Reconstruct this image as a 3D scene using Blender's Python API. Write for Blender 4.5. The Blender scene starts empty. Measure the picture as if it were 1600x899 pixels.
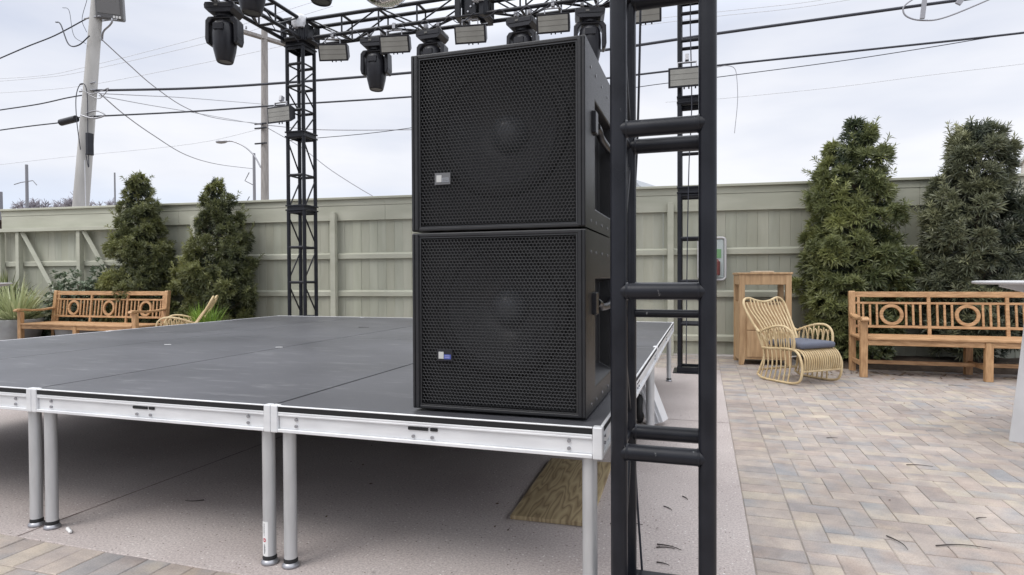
import bpy, bmesh, math, random
from mathutils import Vector, Matrix, noise
random.seed(7)
D = bpy.data
sc = bpy.context.scene
COL = sc.collection
PI = math.pi
R = math.radians
V = Vector

# ------------------------------------------------------------------ camera, world, sun, exposure
cam_d = D.cameras.new("camera"); cam = D.objects.new("camera", cam_d); COL.objects.link(cam)
cam_d.sensor_width = 36; cam_d.lens = 957.7 / 1600 * 36
cam_d.clip_start = 0.05; cam_d.clip_end = 2000
_f, _r, _u = V((-0.298818, 0.954195, -0.014829)), V((0.95431, 0.298785, -0.004399)), V((-0.000233, 0.015466, 0.99988))
cam.matrix_world = Matrix(((_r.x, _u.x, -_f.x, 0.300), (_r.y, _u.y, -_f.y, -1.882), (_r.z, _u.z, -_f.z, 1.075), (0, 0, 0, 1)))
sc.camera = cam

SUN_EL, SUN_AZ = R(52), R(215)          # overcast: a broad soft sun high behind the camera's left shoulder
w = D.worlds.new("World"); sc.world = w; w.use_nodes = True
nt = w.node_tree; nt.nodes.clear()
def wn(t, **k):
    n = nt.nodes.new(t)
    for a, b in k.items(): setattr(n, a, b)
    return n
out = wn('ShaderNodeOutputWorld'); bg = wn('ShaderNodeBackground'); bg.inputs['Strength'].default_value = 0.1
sky = wn('ShaderNodeTexSky', sky_type='NISHITA', sun_disc=False, sun_elevation=SUN_EL, sun_rotation=SUN_AZ, dust_density=3.0)
tc = wn('ShaderNodeTexCoord'); sep = wn('ShaderNodeSeparateXYZ')
nt.links.new(tc.outputs['Generated'], sep.inputs[0])
ramp = wn('ShaderNodeValToRGB')
el = ramp.color_ramp.elements
el[0].position = 0.0; el[0].color = (5.3, 6.0, 7.0, 1)
el[1].position = 1.0; el[1].color = (16.2, 16.4, 16.8, 1)
for p_, c_ in ((0.06, (5.3, 6.0, 7.2, 1)), (0.15, (6.15, 6.25, 6.65, 1)), (0.36, (5.85, 5.98, 6.45, 1)), (0.52, (11.6, 11.8, 12.2, 1))):
    e_ = el.new(p_); e_.color = c_
nt.links.new(sep.outputs['Z'], ramp.inputs[0])
mp = wn('ShaderNodeMapping'); mp.inputs['Scale'].default_value = (1.0, 1.0, 3.6)
nt.links.new(tc.outputs['Generated'], mp.inputs[0])
nz = wn('ShaderNodeTexNoise'); nz.inputs['Scale'].default_value = 1.7; nz.inputs['Detail'].default_value = 5; nz.inputs['Roughness'].default_value = 0.5
nt.links.new(mp.outputs[0], nz.inputs['Vector'])
cr = wn('ShaderNodeValToRGB'); cr.color_ramp.elements[0].position = 0.36; cr.color_ramp.elements[0].color = (0.84, 0.88, 0.96, 1)
cr.color_ramp.elements[1].position = 0.62; cr.color_ramp.elements[1].color = (1.16, 1.15, 1.13, 1)
nt.links.new(nz.outputs['Fac'], cr.inputs[0])
mul = wn('ShaderNodeMix', data_type='RGBA', blend_type='MULTIPLY'); mul.inputs[0].default_value = 1.0
nt.links.new(ramp.outputs[0], mul.inputs[6]); nt.links.new(cr.outputs[0], mul.inputs[7])
mx = wn('ShaderNodeMix', data_type='RGBA'); mx.inputs[0].default_value = 0.94
nt.links.new(sky.outputs[0], mx.inputs[6]); nt.links.new(mul.outputs[2], mx.inputs[7])
nt.links.new(mx.outputs[2], bg.inputs['Color']); nt.links.new(bg.outputs[0], out.inputs[0])

sd = D.lights.new("sun", 'SUN'); sd.energy = 0.9; sd.angle = R(24); sd.color = (1, 0.96, 0.91)
sun = D.objects.new("sun", sd); COL.objects.link(sun)
sun.rotation_euler = (PI / 2 - SUN_EL, 0, PI - SUN_AZ)   # azimuth clockwise from +Y, as the sky texture
sc.view_settings.view_transform = 'Standard'; sc.view_settings.look = 'None'
sc.view_settings.exposure = 0.5; sc.view_settings.gamma = 1.0; sc.view_settings.use_curve_mapping = False

# ------------------------------------------------------------------ materials
MATS = {}
def mat(name, col, rough=0.6, metal=0.0, col2=None, nscale=6.0, ndet=4, bump=0.0, bscale=40.0, stretch=None, rvar=0.0, attr=None, spec=None, coat=0.0, lo=0.35, hi=0.65):
    if name in MATS: return MATS[name]
    m = D.materials.new(name); m.use_nodes = True; t = m.node_tree; b = t.nodes['Principled BSDF']
    b.inputs['Base Color'].default_value = (*col, 1); b.inputs['Roughness'].default_value = rough; b.inputs['Metallic'].default_value = metal
    if spec is not None: b.inputs['Specular IOR Level'].default_value = spec
    if coat: b.inputs['Coat Weight'].default_value = coat
    c = t.nodes.new('ShaderNodeTexCoord'); mpn = t.nodes.new('ShaderNodeMapping'); t.links.new(c.outputs['Object'], mpn.inputs[0])
    if stretch: mpn.inputs['Scale'].default_value = stretch
    n = t.nodes.new('ShaderNodeTexNoise'); n.inputs['Scale'].default_value = nscale; n.inputs['Detail'].default_value = ndet
    t.links.new(mpn.outputs[0], n.inputs['Vector'])
    if col2:
        r = t.nodes.new('ShaderNodeValToRGB'); r.color_ramp.elements[0].position = lo; r.color_ramp.elements[1].position = hi
        r.color_ramp.elements[0].color = (*col, 1); r.color_ramp.elements[1].color = (*col2, 1)
        t.links.new(n.outputs['Fac'], r.inputs[0]); src = r.outputs[0]
        if attr:
            a = t.nodes.new('ShaderNodeAttribute'); a.attribute_name = attr
            mm = t.nodes.new('ShaderNodeMix'); mm.data_type = 'RGBA'; mm.blend_type = 'MULTIPLY'; mm.inputs[0].default_value = 1
            t.links.new(src, mm.inputs[6]); t.links.new(a.outputs['Color'], mm.inputs[7]); src = mm.outputs[2]
        t.links.new(src, b.inputs['Base Color'])
    if rvar:
        mr = t.nodes.new('ShaderNodeMapRange'); mr.inputs['To Min'].default_value = rough - rvar; mr.inputs['To Max'].default_value = rough + rvar
        t.links.new(n.outputs['Fac'], mr.inputs['Value']); t.links.new(mr.outputs[0], b.inputs['Roughness'])
    if bump:
        n2 = t.nodes.new('ShaderNodeTexNoise'); n2.inputs['Scale'].default_value = bscale; n2.inputs['Detail'].default_value = 5
        t.links.new(mpn.outputs[0], n2.inputs['Vector'])
        bp = t.nodes.new('ShaderNodeBump'); bp.inputs['Strength'].default_value = bump; bp.inputs['Distance'].default_value = 0.01
        t.links.new(n2.outputs['Fac'], bp.inputs['Height']); t.links.new(bp.outputs[0], b.inputs['Normal'])
    MATS[name] = m
    return m

M_BLACK = mat('black_powder_coat', (0.009, 0.0095, 0.013), 0.34, col2=(0.015, 0.016, 0.021), nscale=9, bump=0.05, bscale=180, rvar=0.08, spec=.28)
M_SPK = mat('speaker_black_paint', (0.014, 0.014, 0.016), 0.36, col2=(0.020, 0.020, 0.022), spec=.4, nscale=14, bump=0.18, bscale=600)
M_GRILLE = mat('grille_black', (0.027, 0.027, 0.029), 0.34, col2=(0.037, 0.037, 0.039), nscale=3)
M_CONE = mat('speaker_cone', (0.055, 0.055, 0.059), 0.34)
M_DOME = mat('speaker_dome', (0.10, 0.105, 0.115), 0.32, coat=0.15)
M_DARK = mat('flat_black', (0.008, 0.008, 0.009), 0.8)
M_RUBBER = mat('black_rubber', (0.015, 0.015, 0.016), 0.7)
M_ALU = mat('mill_aluminium', (0.64, 0.645, 0.66), 0.40, 0.25, col2=(0.74, 0.745, 0.755), nscale=5, stretch=(1, 1, 4), rvar=0.08)
M_ALULEG = mat('aluminium_tube', (0.47, 0.475, 0.48), 0.4, 0.45, col2=(0.56, 0.565, 0.57), nscale=7, stretch=(4, 4, 0.6), rvar=0.08)
M_SILVER = mat('galvanised_fitting', (0.36, 0.36, 0.38), 0.38, 0.7)
M_PLASTIC = mat('clear_plastic_wrap', (0.6, 0.61, 0.64), 0.25, col2=(0.75, 0.76, 0.8), nscale=30)
M_LED = mat('led_panel_face', (0.23, 0.225, 0.205), 0.35, col2=(0.29, 0.285, 0.26), nscale=4, coat=0.2)
M_LEDLINE = mat('led_panel_divider', (0.12, 0.115, 0.105), 0.5)
M_FIX = mat('fixture_black_plastic', (0.011, 0.011, 0.015), 0.36, col2=(0.018, 0.018, 0.023), spec=.4, nscale=8)
M_LENS = mat('fixture_lens', (0.02, 0.02, 0.025), 0.3)
M_TEAK = mat('teak', (0.335, 0.185, 0.085), 0.55, col2=(0.53, 0.32, 0.165), nscale=4.0, stretch=(2.2, 14, 14), bump=0.08, bscale=30)
M_TEAKV = mat('teak_upright', (0.335, 0.185, 0.085), 0.55, col2=(0.52, 0.315, 0.16), nscale=4.0, stretch=(14, 14, 2.2), bump=0.08, bscale=30)
M_OAK = mat('pale_teak_panel', (0.38, 0.235, 0.12), 0.55, col2=(0.52, 0.345, 0.19), nscale=2.5, stretch=(12, 12, 1.6), bump=0.06, bscale=30)
M_RATTAN = mat('rattan_cane', (0.50, 0.37, 0.20), 0.45, col2=(0.62, 0.49, 0.29), nscale=12)
M_CUSH = mat('blue_grey_fabric', (0.10, 0.11, 0.145), 0.9, col2=(0.13, 0.14, 0.18), nscale=200, bump=0.3, bscale=500)
M_WHITE = mat('white_enamel', (0.46, 0.455, 0.46), 0.4, col2=(0.52, 0.515, 0.52), nscale=4)
M_GLASS = mat('cabinet_glass', (0.28, 0.33, 0.33), 0.1, coat=1.0)
M_RED = mat('red_paint', (0.16, 0.045, 0.04), 0.4)
M_GREEN = mat('green_sign', (0.15, 0.30, 0.14), 0.5)
M_POT = mat('concrete_planter', (0.30, 0.305, 0.31), 0.85, col2=(0.43, 0.435, 0.44), nscale=5, bump=0.2, bscale=60)
M_SOIL = mat('soil', (0.05, 0.035, 0.025), 0.95, col2=(0.085, 0.06, 0.042), nscale=25, bump=0.8, bscale=60)
M_CPOLE = mat('concrete_pole', (0.40, 0.39, 0.375), 0.85, col2=(0.50, 0.49, 0.475), nscale=2.5, stretch=(2, 2, 0.4), bump=0.15, bscale=50)
M_WPOLE = mat('weathered_wood_pole', (0.24, 0.22, 0.21), 0.9, col2=(0.35, 0.33, 0.315), nscale=4, stretch=(6, 6, 0.5), bump=0.3, bscale=20)
M_FARPOLE = mat('far_grey_pole', (0.22, 0.22, 0.24), 0.9)
M_WIRE = mat('black_cable_sheath', (0.035, 0.037, 0.05), 0.6)
M_WIREG = mat('grey_wire', (0.30, 0.30, 0.33), 0.5)
M_WIREL = mat('pale_grey_wire', (0.60, 0.61, 0.64), 0.5)
M_BARK = mat('bark', (0.07, 0.05, 0.038), 0.95, col2=(0.13, 0.10, 0.08), nscale=12, bump=0.6, bscale=40)
M_BROWN = mat('dark_brown_board', (0.045, 0.028, 0.022), 0.8, col2=(0.06, 0.038, 0.03), nscale=5)
M_PLY_T = None
M_TWIG = mat('dead_twig', (0.045, 0.036, 0.032), 0.9)
M_BLUE = mat('badge_blue', (0.06, 0.08, 0.30), 0.4)
M_BADGEW = mat('badge_white', (0.45, 0.45, 0.44), 0.35)
M_BADGEG = mat('badge_grey', (0.12, 0.12, 0.125), 0.4)
M_PAPER = mat('sticker_paper', (0.72, 0.72, 0.71), 0.6)
M_INK = mat('sticker_ink', (0.08, 0.08, 0.09), 0.6)
M_STRED = mat('sticker_red', (0.45, 0.08, 0.10), 0.5)
M_BEIGE = mat('beige_render', (0.62, 0.58, 0.52), 0.9, col2=(0.66, 0.62, 0.56), nscale=2)
M_MIRROR = mat('mirror_tile', (0.75, 0.74, 0.72), 0.12, 1.0)
M_GROUT = mat('ball_backing', (0.16, 0.15, 0.14), 0.5)

def chipped():
    m = mat('chipped_black_powder_coat', (0.009, 0.0095, 0.013), 0.30, col2=(0.015, 0.016, 0.021), nscale=9, bump=0.04, bscale=150, rvar=0.07, spec=.27)
    t = m.node_tree; b = t.nodes['Principled BSDF']; c = t.nodes.new('ShaderNodeTexCoord')
    mpn = t.nodes.new('ShaderNodeMapping'); mpn.inputs['Scale'].default_value = (1, 1, .45); t.links.new(c.outputs['Object'], mpn.inputs[0])
    n = t.nodes.new('ShaderNodeTexNoise'); n.inputs['Scale'].default_value = 38; n.inputs['Detail'].default_value = 6; n.inputs['Roughness'].default_value = .6; t.links.new(mpn.outputs[0], n.inputs['Vector'])
    r = t.nodes.new('ShaderNodeValToRGB'); r.color_ramp.elements[0].position = .70; r.color_ramp.elements[0].color = (0, 0, 0, 1); r.color_ramp.elements[1].position = .74; r.color_ramp.elements[1].color = (.8, .8, .8, 1)
    t.links.new(n.outputs['Fac'], r.inputs[0]); src = b.inputs['Base Color'].links[0].from_socket
    mm = t.nodes.new('ShaderNodeMix'); mm.data_type = 'RGBA'; t.links.new(r.outputs[0], mm.inputs[0]); t.links.new(src, mm.inputs[6]); mm.inputs[7].default_value = (.20, .20, .20, 1); t.links.new(mm.outputs[2], b.inputs['Base Color'])
    return m
M_BLACKN = chipped()
def fence_mat():
    m = mat('sage_painted_boards', (0.340, 0.342, 0.275), 0.75, col2=(0.410, 0.411, 0.337), nscale=2.2, stretch=(2.6, 1, 0.45), bump=0.06, bscale=60, attr='tint')
    return m
M_FENCE = fence_mat()
M_FENCE2 = mat('sage_painted_rails', (0.385, 0.387, 0.312), 0.7, col2=(0.455, 0.456, 0.377), nscale=1.6, stretch=(0.8, 4, 4), bump=0.05, bscale=60)

def deck_mat():
    m = mat('stage_deck_black', (0.048, 0.048, 0.055), 0.42, col2=(0.074, 0.074, 0.083), nscale=1.4, ndet=8, bump=0.05, bscale=250, rvar=0.10)
    t = m.node_tree; b = t.nodes['Principled BSDF']
    # long pale scuffs
    c = t.nodes.new('ShaderNodeTexCoord'); mpn = t.nodes.new('ShaderNodeMapping'); mpn.inputs['Scale'].default_value = (1.3, 7, 1); mpn.inputs['Rotation'].default_value = (0, 0, 0.5)
    t.links.new(c.outputs['Object'], mpn.inputs[0])
    n = t.nodes.new('ShaderNodeTexNoise'); n.inputs['Scale'].default_value = 2.6; n.inputs['Detail'].default_value = 9; n.inputs['Roughness'].default_value = 0.72
    t.links.new(mpn.outputs[0], n.inputs['Vector'])
    r = t.nodes.new('ShaderNodeValToRGB'); r.color_ramp.elements[0].position = 0.55; r.color_ramp.elements[0].color = (0, 0, 0, 1)
    r.color_ramp.elements[1].position = 0.78; r.color_ramp.elements[1].color = (0.7, 0.7, 0.7, 1); t.links.new(n.outputs['Fac'], r.inputs[0])
    src = b.inputs['Base Color'].links[0].from_socket
    mm = t.nodes.new('ShaderNodeMix'); mm.data_type = 'RGBA'; t.links.new(r.outputs[0], mm.inputs[0]); t.links.new(src, mm.inputs[6]); mm.inputs[7].default_value = (0.24, 0.24, 0.245, 1)
    t.links.new(mm.outputs[2], b.inputs['Base Color'])
    return m
M_DECK = deck_mat()

def concrete_mat():
    m = D.materials.new('exposed_aggregate_concrete'); m.use_nodes = True; t = m.node_tree; b = t.nodes['Principled BSDF']; b.inputs['Roughness'].default_value = 0.88
    c = t.nodes.new('ShaderNodeTexCoord')
    def N(s, d, ro=0.5):
        n = t.nodes.new('ShaderNodeTexNoise'); n.inputs['Scale'].default_value = s; n.inputs['Detail'].default_value = d; n.inputs['Roughness'].default_value = ro
        t.links.new(c.outputs['Object'], n.inputs['Vector']); return n
    def RR(src, p0, c0, p1, c1):
        r = t.nodes.new('ShaderNodeValToRGB'); r.color_ramp.elements[0].position = p0; r.color_ramp.elements[0].color = (*c0, 1)
        r.color_ramp.elements[1].position = p1; r.color_ramp.elements[1].color = (*c1, 1); t.links.new(src, r.inputs[0]); return r
    def MX(a, bb, mode, fac=1.0, facsrc=None):
        x = t.nodes.new('ShaderNodeMix'); x.data_type = 'RGBA'; x.blend_type = mode; x.inputs[0].default_value = fac
        if facsrc: t.links.new(facsrc, x.inputs[0])
        for s, i in ((a, 6), (bb, 7)):
            if isinstance(s, tuple): x.inputs[i].default_value = (*s, 1)
            else: t.links.new(s, x.inputs[i])
        return x.outputs[2]
    base = RR(N(1.3, 6).outputs['Fac'], 0.3, (0.385, 0.335, 0.32), 0.7, (0.50, 0.45, 0.43))
    fine = RR(N(110, 3, 0.7).outputs['Fac'], 0.32, (0.70, 0.69, 0.69), 0.68, (1.22, 1.21, 1.2))
    col = MX(base.outputs[0], fine.outputs[0], 'MULTIPLY')
    v = t.nodes.new('ShaderNodeTexVoronoi'); v.inputs['Scale'].default_value = 62; t.links.new(c.outputs['Object'], v.inputs['Vector'])
    vm = t.nodes.new('ShaderNodeSeparateColor'); t.links.new(v.outputs['Color'], vm.inputs[0])
    near = t.nodes.new('ShaderNodeMath'); near.operation = 'LESS_THAN'; near.inputs[1].default_value = 0.22; t.links.new(v.outputs['Distance'], near.inputs[0])
    light = t.nodes.new('ShaderNodeMath'); light.operation = 'GREATER_THAN'; light.inputs[1].default_value = 0.90; t.links.new(vm.outputs[0], light.inputs[0])
    dark = t.nodes.new('ShaderNodeMath'); dark.operation = 'LESS_THAN'; dark.inputs[1].default_value = 0.10; t.links.new(vm.outputs[0], dark.inputs[0])
    lm = t.nodes.new('ShaderNodeMath'); lm.operation = 'MULTIPLY'; t.links.new(near.outputs[0], lm.inputs[0]); t.links.new(light.outputs[0], lm.inputs[1])
    dm = t.nodes.new('ShaderNodeMath'); dm.operation = 'MULTIPLY'; t.links.new(near.outputs[0], dm.inputs[0]); t.links.new(dark.outputs[0], dm.inputs[1])
    col = MX(col, (0.66, 0.64, 0.61), 'MIX', facsrc=lm.outputs[0]); col = MX(col, (0.17, 0.14, 0.13), 'MIX', facsrc=dm.outputs[0])
    t.links.new(col, b.inputs['Base Color'])
    bp = t.nodes.new('ShaderNodeBump'); bp.inputs['Strength'].default_value = 0.5; bp.inputs['Distance'].default_value = 0.004
    t.links.new(N(130, 4, 0.7).outputs['Fac'], bp.inputs['Height']); t.links.new(bp.outputs[0], b.inputs['Normal'])
    return m
M_CONC = concrete_mat()
M_JOINT = mat('dirty_joint', (0.12, 0.09, 0.08), 0.95, col2=(0.20, 0.16, 0.15), nscale=12)

def paver_mat():
    m = D.materials.new('tumbled_pavers'); m.use_nodes = True; t = m.node_tree; b = t.nodes['Principled BSDF']; b.inputs['Roughness'].default_value = 0.85
    a = t.nodes.new('ShaderNodeAttribute'); a.attribute_name = 'tint'
    c = t.nodes.new('ShaderNodeTexCoord')
    cols = []
    n = t.nodes.new('ShaderNodeTexNoise'); n.inputs['Scale'].default_value = 9; n.inputs['Detail'].default_value = 7; n.inputs['Roughness'].default_value = 0.65
    t.links.new(c.outputs['Object'], n.inputs['Vector'])
    r = t.nodes.new('ShaderNodeValToRGB'); r.color_ramp.elements[0].position = 0.3; r.color_ramp.elements[0].color = (0.78, 0.79, 0.82, 1)
    r.color_ramp.elements[1].position = 0.72; r.color_ramp.elements[1].color = (1.16, 1.13, 1.09, 1); t.links.new(n.outputs['Fac'], r.inputs[0])
    n2 = t.nodes.new('ShaderNodeTexNoise'); n2.inputs['Scale'].default_value = 170; n2.inputs['Detail'].default_value = 3
    t.links.new(c.outputs['Object'], n2.inputs['Vector'])
    r2 = t.nodes.new('ShaderNodeValToRGB'); r2.color_ramp.elements[0].position = 0.35; r2.color_ramp.elements[0].color = (0.88, 0.88, 0.88, 1)
    r2.color_ramp.elements[1].position = 0.65; r2.color_ramp.elements[1].color = (1.08, 1.08, 1.08, 1); t.links.new(n2.outputs['Fac'], r2.inputs[0])
    # blue-grey and brown clouding inside each block, shifted from block to block by its own tint
    va = t.nodes.new('ShaderNodeVectorMath'); va.operation = 'MULTIPLY_ADD'; t.links.new(a.outputs['Vector'], va.inputs[0]); va.inputs[1].default_value = (90, 140, 60); t.links.new(c.outputs['Object'], va.inputs[2])
    def cloud(base, scale, p0, p1, colr, amt):
        nn = t.nodes.new('ShaderNodeTexNoise'); nn.inputs['Scale'].default_value = scale; nn.inputs['Detail'].default_value = 4; t.links.new(va.outputs[0], nn.inputs['Vector'])
        rr = t.nodes.new('ShaderNodeMapRange'); rr.inputs['From Min'].default_value = p0; rr.inputs['From Max'].default_value = p1; rr.inputs['To Max'].default_value = amt; t.links.new(nn.outputs['Fac'], rr.inputs['Value'])
        q = t.nodes.new('ShaderNodeMix'); q.data_type = 'RGBA'; t.links.new(rr.outputs[0], q.inputs[0]); t.links.new(base, q.inputs[6]); q.inputs[7].default_value = (*colr, 1); return q.outputs[2]
    bcol = cloud(a.outputs['Color'], 3.4, .50, .68, (.27, .285, .30), .75)
    bcol = cloud(bcol, 4.3, .54, .72, (.30, .235, .20), .6)
    bcol = cloud(bcol, 2.7, .56, .70, (.50, .44, .34), .6)
    x = t.nodes.new('ShaderNodeMix'); x.data_type = 'RGBA'; x.blend_type = 'MULTIPLY'; x.inputs[0].default_value = 1
    t.links.new(bcol, x.inputs[6]); t.links.new(r.outputs[0], x.inputs[7])
    y = t.nodes.new('ShaderNodeMix'); y.data_type = 'RGBA'; y.blend_type = 'MULTIPLY'; y.inputs[0].default_value = 1
    t.links.new(x.outputs[2], y.inputs[6]); t.links.new(r2.outputs[0], y.inputs[7]); t.links.new(y.outputs[2], b.inputs['Base Color'])
    n3 = t.nodes.new('ShaderNodeTexNoise'); n3.inputs['Scale'].default_value = 1.1; n3.inputs['Detail'].default_value = 6; n3.inputs['Roughness'].default_value = 0.6
    t.links.new(c.outputs['Object'], n3.inputs['Vector'])
    r3 = t.nodes.new('ShaderNodeValToRGB'); r3.color_ramp.elements[0].position = 0.36; r3.color_ramp.elements[0].color = (0.84, 0.83, 0.82, 1)
    r3.color_ramp.elements[1].position = 0.6; r3.color_ramp.elements[1].color = (1.05, 1.05, 1.05, 1); t.links.new(n3.outputs['Fac'], r3.inputs[0])
    zz = t.nodes.new('ShaderNodeMix'); zz.data_type = 'RGBA'; zz.blend_type = 'MULTIPLY'; zz.inputs[0].default_value = 1
    t.links.new(y.outputs[2], zz.inputs[6]); t.links.new(r3.outputs[0], zz.inputs[7]); t.links.new(zz.outputs[2], b.inputs['Base Color'])
    bp = t.nodes.new('ShaderNodeBump'); bp.inputs['Strength'].default_value = 0.35; bp.inputs['Distance'].default_value = 0.004
    t.links.new(n.outputs['Fac'], bp.inputs['Height']); t.links.new(bp.outputs[0], b.inputs['Normal'])
    return m
M_PAVER = paver_mat()

def ply_mat():
    m = D.materials.new('plywood_grain'); m.use_nodes = True; t = m.node_tree; b = t.nodes['Principled BSDF']; b.inputs['Roughness'].default_value = 0.7
    c = t.nodes.new('ShaderNodeTexCoord'); mpn = t.nodes.new('ShaderNodeMapping'); mpn.inputs['Rotation'].default_value = (0, 0, .5); mpn.inputs['Scale'].default_value = (9.0, 1.2, 1); t.links.new(c.outputs['Object'], mpn.inputs[0])
    n = t.nodes.new('ShaderNodeTexNoise'); n.inputs['Scale'].default_value = 1.2; n.inputs['Detail'].default_value = 2; t.links.new(mpn.outputs[0], n.inputs['Vector'])
    mt = t.nodes.new('ShaderNodeMath'); mt.operation = 'MULTIPLY'; mt.inputs[1].default_value = 11; t.links.new(n.outputs['Fac'], mt.inputs[0])
    fr = t.nodes.new('ShaderNodeMath'); fr.operation = 'FRACT'; t.links.new(mt.outputs[0], fr.inputs[0])
    r = t.nodes.new('ShaderNodeValToRGB'); r.color_ramp.elements[0].position = 0.0; r.color_ramp.elements[0].color = (0.26, 0.19, 0.10, 1)
    r.color_ramp.elements[1].position = 0.5; r.color_ramp.elements[1].color = (0.42, 0.33, 0.19, 1); e = r.color_ramp.elements.new(0.97); e.color = (0.20, 0.14, 0.075, 1)
    t.links.new(fr.outputs[0], r.inputs[0]); t.links.new(r.outputs[0], b.inputs['Base Color'])
    return m
M_PLY = ply_mat()

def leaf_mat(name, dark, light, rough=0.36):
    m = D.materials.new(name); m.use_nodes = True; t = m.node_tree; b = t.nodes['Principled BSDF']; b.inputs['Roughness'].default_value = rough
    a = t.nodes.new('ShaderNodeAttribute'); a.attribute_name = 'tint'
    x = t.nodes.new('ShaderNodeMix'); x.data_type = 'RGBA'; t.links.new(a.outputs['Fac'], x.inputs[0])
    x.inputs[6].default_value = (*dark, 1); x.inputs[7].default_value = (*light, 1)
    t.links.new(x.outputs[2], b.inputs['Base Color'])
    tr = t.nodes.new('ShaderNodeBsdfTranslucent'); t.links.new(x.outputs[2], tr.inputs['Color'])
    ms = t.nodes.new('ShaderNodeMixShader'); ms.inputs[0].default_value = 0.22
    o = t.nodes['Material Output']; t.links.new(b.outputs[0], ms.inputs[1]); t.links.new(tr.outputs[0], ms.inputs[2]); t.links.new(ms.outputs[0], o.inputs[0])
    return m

# ------------------------------------------------------------------ mesh builder
class MB:
    def __init__(s): s.v = []; s.f = []; s.m = []; s.s = []; s.mats = []; s.t = []; s.M = Matrix.Identity(4); s.tint = None
    def slot(s, m):
        if m not in s.mats: s.mats.append(m)
        return s.mats.index(m)
    def add(s, vs, fs, m=None, smooth=False):
        o = len(s.v); s.v.extend([s.M @ V(p) for p in vs]); k = s.slot(m) if m else 0
        for f in fs: s.f.append([o + i for i in f]); s.m.append(k); s.s.append(smooth)
        if s.tint is not None: s.t.extend([s.tint] * len(vs))
    def box(s, a, b, m=None, Mx=None):
        x0, y0, z0 = [min(a[i], b[i]) for i in range(3)]; x1, y1, z1 = [max(a[i], b[i]) for i in range(3)]
        vs = [V(p) for p in ((x0,y0,z0),(x1,y0,z0),(x1,y1,z0),(x0,y1,z0),(x0,y0,z1),(x1,y0,z1),(x1,y1,z1),(x0,y1,z1))]
        if Mx: vs = [Mx @ p for p in vs]
        s.add(vs, [(0,3,2,1),(4,5,6,7),(0,1,5,4),(1,2,6,5),(2,3,7,6),(3,0,4,7)], m)
    def cyl(s, p0, p1, r0, r1=None, n=12, m=None, cap=True, smooth=True):
        s.tube([p0, p1], r0, n, m, cap=cap, r1=r1 if r1 is not None else r0, smooth=smooth)
    def tube(s, pts, r, n=8, m=None, cap=True, r1=None, smooth=True, closed=False, sq=None):
        pts = [V(p) for p in pts]; N = len(pts); rings = []; up = None
        for i, p in enumerate(pts):
            if closed: d = pts[(i+1) % N] - pts[i-1]
            else: d = pts[min(i+1, N-1)] - pts[max(i-1, 0)]
            if d.length < 1e-9: d = V((0, 0, 1))
            d.normalize()
            if up is None:
                up = V((0, 0, 1)) if abs(d.z) < 0.9 else V((0, 1, 0))
                a = d.cross(up).normalized()
            else:
                a = (a - d * a.dot(d)); a = a.normalized() if a.length > 1e-6 else d.orthogonal().normalized()
            b = d.cross(a)
            rr = r if r1 is None else r + (r1 - r) * i / max(1, N-1)
            rings.append([p + (a * math.cos(2*PI*k/n) + b * math.sin(2*PI*k/n)) * rr for k in range(n)])
        vs = [q for rg in rings for q in rg]; fs = []
        for i in range(N if closed else N-1):
            j = (i+1) % N
            for k in range(n): fs.append((i*n+k, i*n+(k+1) % n, j*n+(k+1) % n, j*n+k))
        s.add(vs, fs, m, smooth)
        if cap and not closed: s.add(rings[0], [tuple(range(n))[::-1]], m); s.add(rings[-1], [tuple(range(n))], m)
    def lathe(s, prof, n=24, m=None, c=(0,0,0), axis='z', smooth=True, sx=1, sy=1, caps=True):
        vs = []; fs = []
        for r, z in prof:
            for k in range(n):
                a = 2*PI*k/n; x, y = r*math.cos(a)*sx, r*math.sin(a)*sy
                p = (x, y, z) if axis == 'z' else ((x, z, y) if axis == 'y' else (z, x, y))
                vs.append((p[0]+c[0], p[1]+c[1], p[2]+c[2]))
        for i in range(len(prof)-1):
            for k in range(n): fs.append((i*n+k, i*n+(k+1) % n, (i+1)*n+(k+1) % n, (i+1)*n+k))
        s.add(vs, fs, m, smooth)
        if caps: s.add(vs[:n], [tuple(range(n))[::-1]], m); s.add(vs[-n:], [tuple(range(n))], m)
    def prism(s, poly, h0, h1, m=None, plane='xy'):
        def P(a, b, h): return (a, b, h) if plane == 'xy' else ((a, h, b) if plane == 'xz' else (h, a, b))
        n = len(poly); vs = [P(a, b, h0) for a, b in poly] + [P(a, b, h1) for a, b in poly]
        s.add(vs, [tuple(range(n))[::-1], tuple(range(n, 2*n))] + [(i, (i+1) % n, n+(i+1) % n, n+i) for i in range(n)], m)
    def build(s, name, m=None, parent=None, bevel=0, fix=True, seg=2):
        me = D.meshes.new(name); me.from_pydata([tuple(p) for p in s.v], [], s.f)
        ml = s.mats if s.mats else [m]
        if m and not s.mats: ml = [m]
        for k in ml: me.materials.append(k)
        if len(ml) > 1: me.polygons.foreach_set('material_index', s.m)
        me.polygons.foreach_set('use_smooth', s.s)
        if s.t:
            at = me.color_attributes.new('tint', 'FLOAT_COLOR', 'POINT')
            at.data.foreach_set('color', [x for c in s.t for x in (c[0], c[1], c[2], 1.0)])
        me.update()
        if fix:
            bm = bmesh.new(); bm.from_mesh(me); bmesh.ops.recalc_face_normals(bm, faces=bm.faces); bm.to_mesh(me); bm.free()
        o = D.objects.new(name, me); COL.objects.link(o)
        if parent is not None: o.parent = parent
        if bevel:
            b = o.modifiers.new('bevel', 'BEVEL'); b.width = bevel; b.segments = seg; b.limit_method = 'ANGLE'; b.angle_limit = R(50)
        return o

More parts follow.
